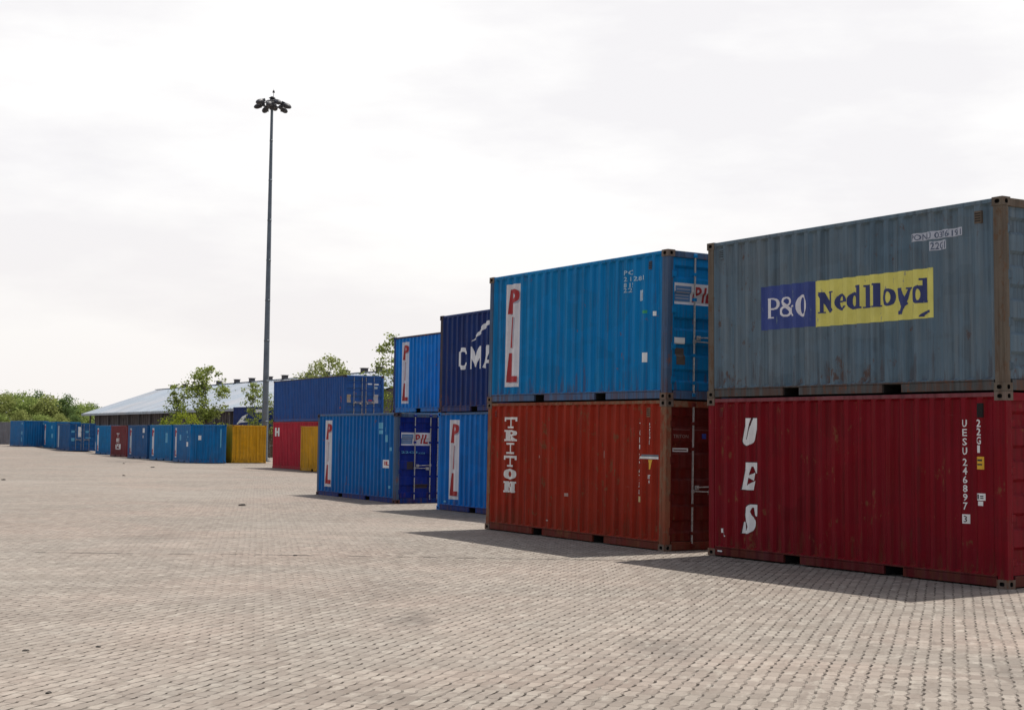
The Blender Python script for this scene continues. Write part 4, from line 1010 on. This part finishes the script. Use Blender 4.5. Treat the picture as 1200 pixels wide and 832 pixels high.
# ------------------------------------------------------------------ warehouse
def warehouse():
    a = rad(119.5); A = Vector((cos(a), sin(a), 0)); B = Vector((sin(a), -cos(a), 0))
    E0 = Vector((-76.6, 260.0, 0))
    t = thing('warehouse', 'long low warehouse with pale metal gable roof and dark walls, beyond the far containers', 'warehouse', Matrix.Translation(E0) @ Matrix.Rotation(a+pi, 4, 'Z'))
    # local: +x along the building to the right/near, -y ... depth ; local y axis = rotate(+90) of x
    Ln, HW, EZ, RZ = 118.0, 13.4, 5.35, 10.0
    sgn = -1 if (Matrix.Rotation(a+pi, 3, 'Z') @ Vector((0, 1, 0))).dot(B) < 0 else 1
    m_roof, nt, b = nmat('ribbed_metal_roofing'); tcn = N(nt, 'ShaderNodeTexCoord'); P = tcn.outputs['Object']
    st = noise_n(nt, mapping(nt, P, scale=(.9, .05, .05)), 1.3, 4, .6); bg_ = noise_n(nt, P, .12, 4, .6)
    c = mixc(nt, ramp(nt, st, .35, .7), (.34, .39, .45), (.24, .285, .34)); c = mixc(nt, mathn(nt, 'MULTIPLY', ramp(nt, bg_, .45, .65), .7), c, (.37, .375, .40))
    sh_ = N(nt, 'ShaderNodeTexWave'); sh_.inputs['Scale'].default_value = .32; nt.links.new(P, sh_.inputs['Vector'])
    c = mixc(nt, mathn(nt, 'MULTIPLY', ramp(nt, sh_.outputs['Fac'], .0, .08, (1, 1, 1, 1), (0, 0, 0, 1)), .35), c, (.25, .28, .33))
    c = mixc(nt, mathn(nt, 'MULTIPLY', ramp(nt, noise_n(nt, mapping(nt, P, scale=(1.2, .12, .12), loc=(7, 0, 0)), 1.0, 5, .7), .52, .70), .45), c, (.17, .15, .14))
    nt.links.new(c, b.inputs['Base Color']); b.inputs['Roughness'].default_value = .5; b.inputs['Metallic'].default_value = .1
    def P3(x, y, z): return (x, sgn*y, z)
    mb = MB(); oh = 1.3; th = .12; n = 118
    def zr(y): return EZ+(RZ-EZ)*(1-abs(y-HW)/HW)
    sl = (RZ-EZ)/HW; ze = EZ
    # ribbed roof sheets: every rib is real
    for side_ in (0, 1):
        y0, y1 = (0.0, HW) if side_ == 0 else (2*HW, HW)
        for i in range(n):
            x = i*Ln/n; w = Ln/n
            for (xa, xb, za, zb) in ((x, x+w*.62, 0, 0), (x+w*.62, x+w*.72, 0, .06), (x+w*.72, x+w*.9, .06, .06), (x+w*.9, x+w, .06, 0)):
                mb.quad(P3(xa, y0, ze+za), P3(xb, y0, ze+zb), P3(xb, y1, RZ+zb), P3(xa, y1, RZ+za))
    mb.box(0, Ln, min(sgn*0, sgn*.08), max(sgn*0, sgn*.08), ze-.34, ze-.004)
    mb.quad(P3(0, 0, ze-.34), P3(0, HW, RZ-.34), P3(0, HW, RZ), P3(0, 0, ze)); mb.quad(P3(0, 2*HW, ze-.34), P3(0, HW, RZ-.34), P3(0, HW, RZ), P3(0, 2*HW, ze))
    mb.box(-.05, Ln, min(sgn*(HW-.3), sgn*(HW+.3)), max(sgn*(HW-.3), sgn*(HW+.3)), RZ+.02, RZ+.10)
    part('roof', mb.mesh('roof', m_roof), t)
    m_wall = simple('dark_brown_cladding', (.10, .085, .09), .8, 0, .5, .8)
    mb = MB(); yy = 1.6; zt_ = EZ+sl*yy-.2; x0 = 3.2
    k = 0; x = x0
    while x < Ln-1:
        mb.quad(P3(x, yy, -.5), P3(x+.55, yy, -.5), P3(x+.55, yy, zt_), P3(x, yy, zt_)); mb.quad(P3(x+.55, yy, -.5), P3(x+.65, yy+.12, -.5), P3(x+.65, yy+.12, zt_), P3(x+.55, yy, zt_))
        mb.quad(P3(x+.65, yy+.12, -.5), P3(x+1.0, yy+.12, -.5), P3(x+1.0, yy+.12, zt_), P3(x+.65, yy+.12, zt_)); mb.quad(P3(x+1.0, yy+.12, -.5), P3(x+1.1, yy, -.5), P3(x+1.1, yy, zt_), P3(x+1.0, yy+.12, zt_)); x += 1.1
    n0 = len(mb.v); mb.v += [P3(x0, yy, -.5), P3(x0, 2*HW-yy, -.5), P3(x0, 2*HW-yy, zt_), P3(x0, HW, RZ-.5), P3(x0, yy, zt_)]; mb.f.append(tuple(range(n0, n0+5))); mb.m.append(0)
    mb.quad(P3(x0, 2*HW-yy, -.5), P3(Ln-1, 2*HW-yy, -.5), P3(Ln-1, 2*HW-yy, zt_), P3(x0, 2*HW-yy, zt_))
    n0 = len(mb.v); mb.v += [P3(Ln-1, yy, -.5), P3(Ln-1, 2*HW-yy, -.5), P3(Ln-1, 2*HW-yy, zt_), P3(Ln-1, HW, RZ-.5), P3(Ln-1, yy, zt_)]; mb.f.append(tuple(range(n0, n0+5))); mb.m.append(0)
    part('wall', mb.mesh('wall', m_wall), t)
    m_fr = simple('steel_column_paint', (.16, .15, .16), .7)
    for i in range(0, 19):
        xx = 1.0+i*6.4; mb = MB(); mb.box(xx-.12, xx+.12, min(sgn*1.25, sgn*1.5), max(sgn*1.25, sgn*1.5), -.5, EZ+sl*1.25-.1)
        part('column', mb.mesh('column', m_fr), t)
    m_v = simple('dark_vent_steel', (.05, .045, .05), .7)
    vm = MB(); vm.box(-.42, .42, -.35, .35, -.2, .32); vm.box(-.50, .50, -.45, .45, .325, .40)
    vmesh = vm.mesh('roof_vent', m_v)
    # positions found by where they stand along the ridge
    for px in (203, 217.5, 240, 257, 278, 295.5, 316, 334, 362, 383, 403, 427, 445):
        u = pxu(px); R0 = E0+B*HW
        # R0 - A*s on ray x = u*y
        s = (R0.x-u*R0.y)/(A.x-u*A.y)
        part('roof_vent', vmesh, t, Matrix.Translation(P3(s, HW, RZ+.22)))
    return t
warehouse()

# ------------------------------------------------------------------ trees
def leaf_mat(name, c1, c2, tr=.35):
    m, nt, b = nmat(name); nt.nodes.remove(b); out = nt.nodes['Material Output']
    g = N(nt, 'ShaderNodeNewGeometry'); tcn = N(nt, 'ShaderNodeTexCoord'); oi = N(nt, 'ShaderNodeObjectInfo')
    c = mixc(nt, g.outputs['Random Per Island'], c1, c2)
    c = mixc(nt, mathn(nt, 'MULTIPLY', ramp(nt, noise_n(nt, tcn.outputs['Object'], .9, 3), .4, .65), .5), c, lerp3(c1, c2, .9))
    c = mixc(nt, mathn(nt, 'MULTIPLY', oi.outputs['Random'], .45), c, scl(c1, .7))
    d = N(nt, 'ShaderNodeBsdfDiffuse'); t_ = N(nt, 'ShaderNodeBsdfTranslucent'); nt.links.new(c, d.inputs['Color'])
    nt.links.new(mixc(nt, .5, c, scl(c2, 1.6)), t_.inputs['Color'])
    ms = N(nt, 'ShaderNodeMixShader'); ms.inputs[0].default_value = tr
    nt.links.new(d.outputs[0], ms.inputs[1]); nt.links.new(t_.outputs[0], ms.inputs[2]); nt.links.new(ms.outputs[0], out.inputs['Surface'])
    return m
M_BARK = simple('bark', (.10, .08, .065), .9, 0, .5, 6)
L_OLIVE = leaf_mat('olive_green_leaves', (.12, .155, .035), (.22, .26, .07), .5)
L_LIME = leaf_mat('yellow_green_leaves', (.17, .21, .02), (.27, .30, .04), .4)
L_MID = leaf_mat('mid_green_leaves', (.15, .20, .055), (.25, .31, .10), .5)
L_DARK = leaf_mat('deep_green_leaves', (.08, .13, .045), (.13, .19, .07), .42)
L_WOOD = leaf_mat('light_olive_leaves', (.17, .20, .06), (.28, .31, .11), .5)
L_PALE = leaf_mat('pale_olive_leaves', (.14, .165, .06), (.24, .27, .10), .45)

def tree_meshes(seed, h, crown_r, crown_z0, nclump, nleaf, leaf, trunk_r, clump_r, mat, flat=1.0, limbs=7, multi=1):
    rnd = random.Random(seed); tb = MB(); cb = MB(); tips = []
    def limb(p, d, ln_, r, depth):
        segs = 3; q = Vector(p)
        for i in range(segs):
            e_ = (q.x/crown_r)**2+(q.y/crown_r)**2+((q.z-(h+crown_z0)/2)/((h-crown_z0)/2))**2
            if i > 0 and e_ > .62: return
            d2 = (d+Vector((rnd.uniform(-.22, .22), rnd.uniform(-.22, .22), rnd.uniform(-.05, .18)))).normalized()
            q2 = q+d2*ln_/segs; r2 = r*(1-.25*(i+1)/segs*1.6)
            tb.tube(q, q2, r*(1-.4*i/segs), max(.008, r*(1-.4*(i+1)/segs)), 5, caps=False); q = q2; d = d2
            tips.append(tuple(q))
        if depth > 0:
            for k in range(rnd.choice((2, 3))):
                a = rnd.uniform(0, 2*pi); dd = (d+Vector((cos(a), sin(a), rnd.uniform(-.1, .5)))*rnd.uniform(.5, .9)).normalized()
                limb(q, dd, ln_*rnd.uniform(.55, .8), r*.55, depth-1)
    for mlt in range(multi):
        ox, oy = (rnd.uniform(-.3, .3)*crown_r, rnd.uniform(-.3, .3)*crown_r) if multi > 1 else (0, 0)
        q = Vector((ox*.3, oy*.3, -.1)); tz = crown_z0; n = 4
        for i in range(n):
            q2 = Vector((ox*(.3+.7*(i+1)/n)+rnd.uniform(-.06, .06), oy*(.3+.7*(i+1)/n)+rnd.uniform(-.06, .06), tz*(i+1)/n+.0))
            tb.tube(q, q2, trunk_r*(1-.12*i), trunk_r*(1-.12*(i+1)), 7, caps=False); q = q2
        for k in range(limbs):
            a = 2*pi*k/limbs+rnd.uniform(-.4, .4); el = rnd.uniform(.35, 1.35)
            limb(q+Vector((0, 0, rnd.uniform(-.2, .05)*tz)), Vector((cos(a)*cos(el), sin(a)*cos(el), sin(el))), (h-crown_z0)*rnd.uniform(.3, .5), trunk_r*.5, 1)
        limb(q, Vector((0, 0, 1)), (h-crown_z0)*.5, trunk_r*.6, 1)
    # keep the tips in the crown volume, fill with further clump centres
    cz = (h+crown_z0)/2; hz_ = (h-crown_z0)/2
    cs = []
    for tpt in tips:
        q = Vector(tpt); e = (q.x/crown_r)**2+(q.y/crown_r)**2+((q.z-cz)/hz_)**2
        if e < 1.05: cs.append(q)
    rnd.shuffle(cs); cs = cs[:int(nclump*.5)]
    while len(cs) < nclump:
        a = rnd.uniform(0, 2*pi); z = rnd.uniform(-1, 1); rr = sqrt(max(0, 1-z*z))*rnd.uniform(.45, 1)**.6
        bump = .78+.35*mnoise.noise(Vector((cos(a)*1.3+seed, sin(a)*1.3, z*1.6)))
        cs.append(Vector((cos(a)*rr*crown_r*bump, sin(a)*rr*crown_r*bump, cz+z*hz_*flat*bump)))
    for c in cs:
        cr_ = clump_r*rnd.uniform(.6, 1.25); m = int(nleaf*rnd.uniform(.6, 1.3))
        for _ in range(m):
            v = Vector((rnd.gauss(0, 1), rnd.gauss(0, 1), rnd.gauss(0, .75)))*cr_*.5; p = c+v
            s = leaf*rnd.uniform(.6, 1.35); u = Vector((rnd.gauss(0, 1), rnd.gauss(0, 1), rnd.gauss(0, .6))).normalized(); w = u.cross(Vector((rnd.gauss(0, 1), rnd.gauss(0, 1), rnd.gauss(0, 1)))).normalized()
            n0 = len(cb.v); cb.v += [tuple(p-u*s*.5), tuple(p+w*s*.28), tuple(p+u*s*.5), tuple(p-w*s*.28)]; cb.f.append((n0, n0+1, n0+2, n0+3)); cb.m.append(0)
    return tb.mesh('trunk', M_BARK, True), cb.mesh('crown', mat)
def place_tree(name, label, cat, X, Y, meshes, rz=0, sc=1.0, group=None, sz=None):
    t = thing(name, label, cat, Matrix.Translation((X, Y, ground_z(X, Y)-.05)) @ Matrix.Rotation(rz, 4, 'Z') @ Matrix.Diagonal((sc, sc, sz or sc, 1)), group)
    part('trunk', meshes[0], t); part('crown', meshes[1], t); return t

t2 = tree_meshes(3, 8.3, 2.4, 3.0, 92, 34, .23, .10, .50, L_OLIVE, limbs=8)
place_tree('broadleaf_tree', 'airy olive green tree in front of the warehouse roof, tallest left of the mast', 'tree', pxu(243)*116, 116, t2, 0, .96)
t1 = tree_meshes(5, 6.1, 1.1, 2.4, 40, 30, .21, .06, .42, L_OLIVE, limbs=5)
place_tree('broadleaf_tree', 'small slim tree just left of the airy tree, in front of the warehouse roof', 'tree', pxu(209.5)*114, 114, t1)
t3 = tree_meshes(8, 6.5, 1.2, 2.6, 44, 28, .21, .07, .42, L_OLIVE, limbs=5)
place_tree('broadleaf_tree', 'small tree half hidden by the mast, above the navy container', 'tree', pxu(300)*120, 120, t3)
t4 = tree_meshes(11, 9.3, 3.0, 3.0, 110, 34, .24, .12, .55, L_PALE, limbs=8)
place_tree('broadleaf_tree', 'pale green bushy tree top rising behind the long dull blue container', 'tree', pxu(384)*124, 124, t4)
t4b = tree_meshes(13, 7.9, 1.0, 4.6, 16, 14, .2, .06, .4, L_OLIVE, limbs=6)
place_tree('broadleaf_tree', 'thin sparse tree top poking over the doors of the long dull blue container', 'tree', pxu(424)*122, 122, t4b)
t5 = tree_meshes(17, 11.0, 2.0, 2.4, 120, 32, .23, .11, .5, L_OLIVE, limbs=8)
place_tree('broadleaf_tree', 'tall tree at the left edge of the raised cobalt blue container', 'tree', pxu(458)*123, 123, t5)
t6 = tree_meshes(19, 6.6, .8, 1.6, 26, 24, .17, .06, .4, L_OLIVE, limbs=5)
place_tree('broadleaf_tree', 'narrow green tree in the gap right of the mast', 'tree', pxu(318)*126, 126, t6)
bush1 = tree_meshes(23, 3.6, 1.45, .3, 60, 34, .16, .05, .42, L_LIME, limbs=6, multi=3)
bush2 = tree_meshes(29, 4.4, 1.3, .3, 62, 34, .16, .05, .42, L_LIME, limbs=6, multi=3)
bush3 = tree_meshes(31, 3.1, 1.3, .3, 50, 32, .15, .05, .42, L_MID, limbs=6, multi=3)
BG = 'bushes behind the far row of containers'
for i, (px, Y, ms, sc_, lab) in enumerate((
    (199, 112, bush1, .93, 'yellow green bush at the left foot of the small slim tree'),
    (220, 111.5, bush2, .92, 'tallest yellow green bush, between the slim and the airy tree'),
    (232, 114, bush3, .8, 'mid green bush left under the airy tree'),
    (247, 112, bush2, .62, 'bush around the trunk of the airy tree'),
    (262, 112, bush1, .82, 'yellow green bush right under the airy tree'),
    (275, 113, bush3, .9, 'bush between the airy tree and the navy container'))):
    place_tree('bush', lab, 'bush', pxu(px)*Y, Y, ms, i*1.7, sc_, BG)
# the line of trees beyond the left part of the yard
tl = [tree_meshes(41, 10.0, 3.7, 1.2, 130, 34, .42, .18, 1.25, L_MID, limbs=7), tree_meshes(43, 9.2, 3.3, 1.0, 120, 34, .40, .17, 1.1, L_WOOD, limbs=7),
      tree_meshes(47, 9.9, 3.2, 1.0, 110, 34, .40, .17, 1.15, L_DARK, limbs=7), tree_meshes(53, 7.8, 4.0, .8, 120, 34, .42, .17, 1.3, L_MID, limbs=7)]
rnd = random.Random(77)
TG = 'trees in the wood line beyond the far containers'
TL = [(-10, 290, 0, 1.02), (6, 284, 1, 1.10), (19, 292, 0, 1.12), (33, 286, 3, 1.25), (44, 295, 2, 1.12), (56, 284, 1, 1.07), (66, 290, 0, .95), (78, 286, 2, 1.0), (88, 296, 3, 1.05), (99, 300, 0, .92), (110, 306, 2, .86), (121, 312, 3, .80), (-26, 288, 2, 1.1), (-44, 292, 0, 1.1), (-62, 290, 1, 1.1),
      (0, 272, 3, .72), (26, 270, 1, .70), (50, 268, 3, .70), (72, 270, 1, .62), (90, 272, 2, .55), (133, 322, 0, .80)]
TREE_LABELS = [
 'mid green tree cut by the left edge of the wood line', 'olive crown at the left edge, above the grey container',
 'rounded mid green tree above the left end of the wide blue container', 'broad green tree above the middle of the wide blue container',
 'deep green crown above the right end of the wide blue container', 'olive tree crown above the narrow teal container',
 'mid green crown right of the olive one, above the barred door container', 'deep green crown above the doors of the barred door container',
 'broad mid green crown just before the tip of the warehouse roof', 'mid green crown behind the tip of the warehouse eave',
 'deep green crown behind the sloping gable edge of the warehouse', 'low green crown, last to the right along the gable edge',
 'deep green tree mostly outside the left edge, first of the wood line',
 'low mid green tree in the front row, behind the grey container', 'low olive tree in the front row, behind the left end of the wide blue container',
 'low mid green tree behind the right end of the wide blue container', 'low olive tree in the front row, behind the narrow teal container',
 'low deep green tree under the tip of the warehouse eave', 'small crown almost hidden by the sloping roof edge']
TL = [(a, b_, c, d*.91) for a, b_, c, d in TL if a > -30]
for i, ((px, Y, k, sc_), lab) in enumerate(zip(TL, TREE_LABELS)):
    place_tree('broadleaf_tree', lab, 'tree', pxu(px)*Y, Y, tl[k], rnd.uniform(0, 6.28), sc_*rnd.uniform(.96, 1.04), TG)

# ------------------------------------------------------------------ debris on the paving
def ground_at(px, py):
    a, b_ = px-600, py-416; u = cos(ROLL)*a+sin(ROLL)*b_; v = -sin(ROLL)*a+cos(ROLL)*b_
    d = rt0*(u/F_PX)+fw-up0*(v/F_PX); k = -CAM_H/d.z; return d.x*k, d.y*k
m_st = simple('dark_rubble', (.05, .042, .036), .9, 0, .5, 20)
for i, (px, py, s, lab) in enumerate((
    (284, 592.5, .17, 'dark piece of rubble on the paving left of the single deep blue container'),
    (4, 562.5, .17, 'dark piece of rubble on the paving at the left edge'),
    (145, 557.5, .16, 'dark lump on the paving below the maroon far container'),
    (179, 547.8, .2, 'dark flat lump on the paving near the slate blue far container'),
    (145, 543.2, .16, 'small dark lump close to the foot of the maroon far container'),
    (115, 758, .05, 'tiny dark stone near the bottom left of the paving, right of another'),
    (30, 762.5, .05, 'tiny dark stone nearest the bottom left corner'),
    (57, 812, .05, 'tiny dark stone at the lowest left of the paving'),
    (346, 651.5, .07, 'small stone on the open paving below the single deep blue container'))):
    X, Y = ground_at(px, py); bm = bmesh.new(); bmesh.ops.create_icosphere(bm, subdivisions=2, radius=1)
    for v in bm.verts:
        k = 1+.35*mnoise.noise(v.co*1.7+Vector((i*3.1, 0, 0))); v.co = Vector((v.co.x*k*s*.62, v.co.y*k*s*.4, max(-.2, v.co.z)*k*s*.26))
    mb = MB(); mb.bm(bm); o = bpy.data.objects.new('stone', mb.mesh('stone', m_st)); link(o)
    o.location = (X, Y, ground_z(X, Y)+.2*s*.26); o.rotation_euler = (0, 0, i*1.1)
    o['label'] = lab; o['category'] = 'stone'; o['group'] = 'small rubble on the paving'

for o in SC.objects:
    if '_LH' in o.keys(): del o['_LH']
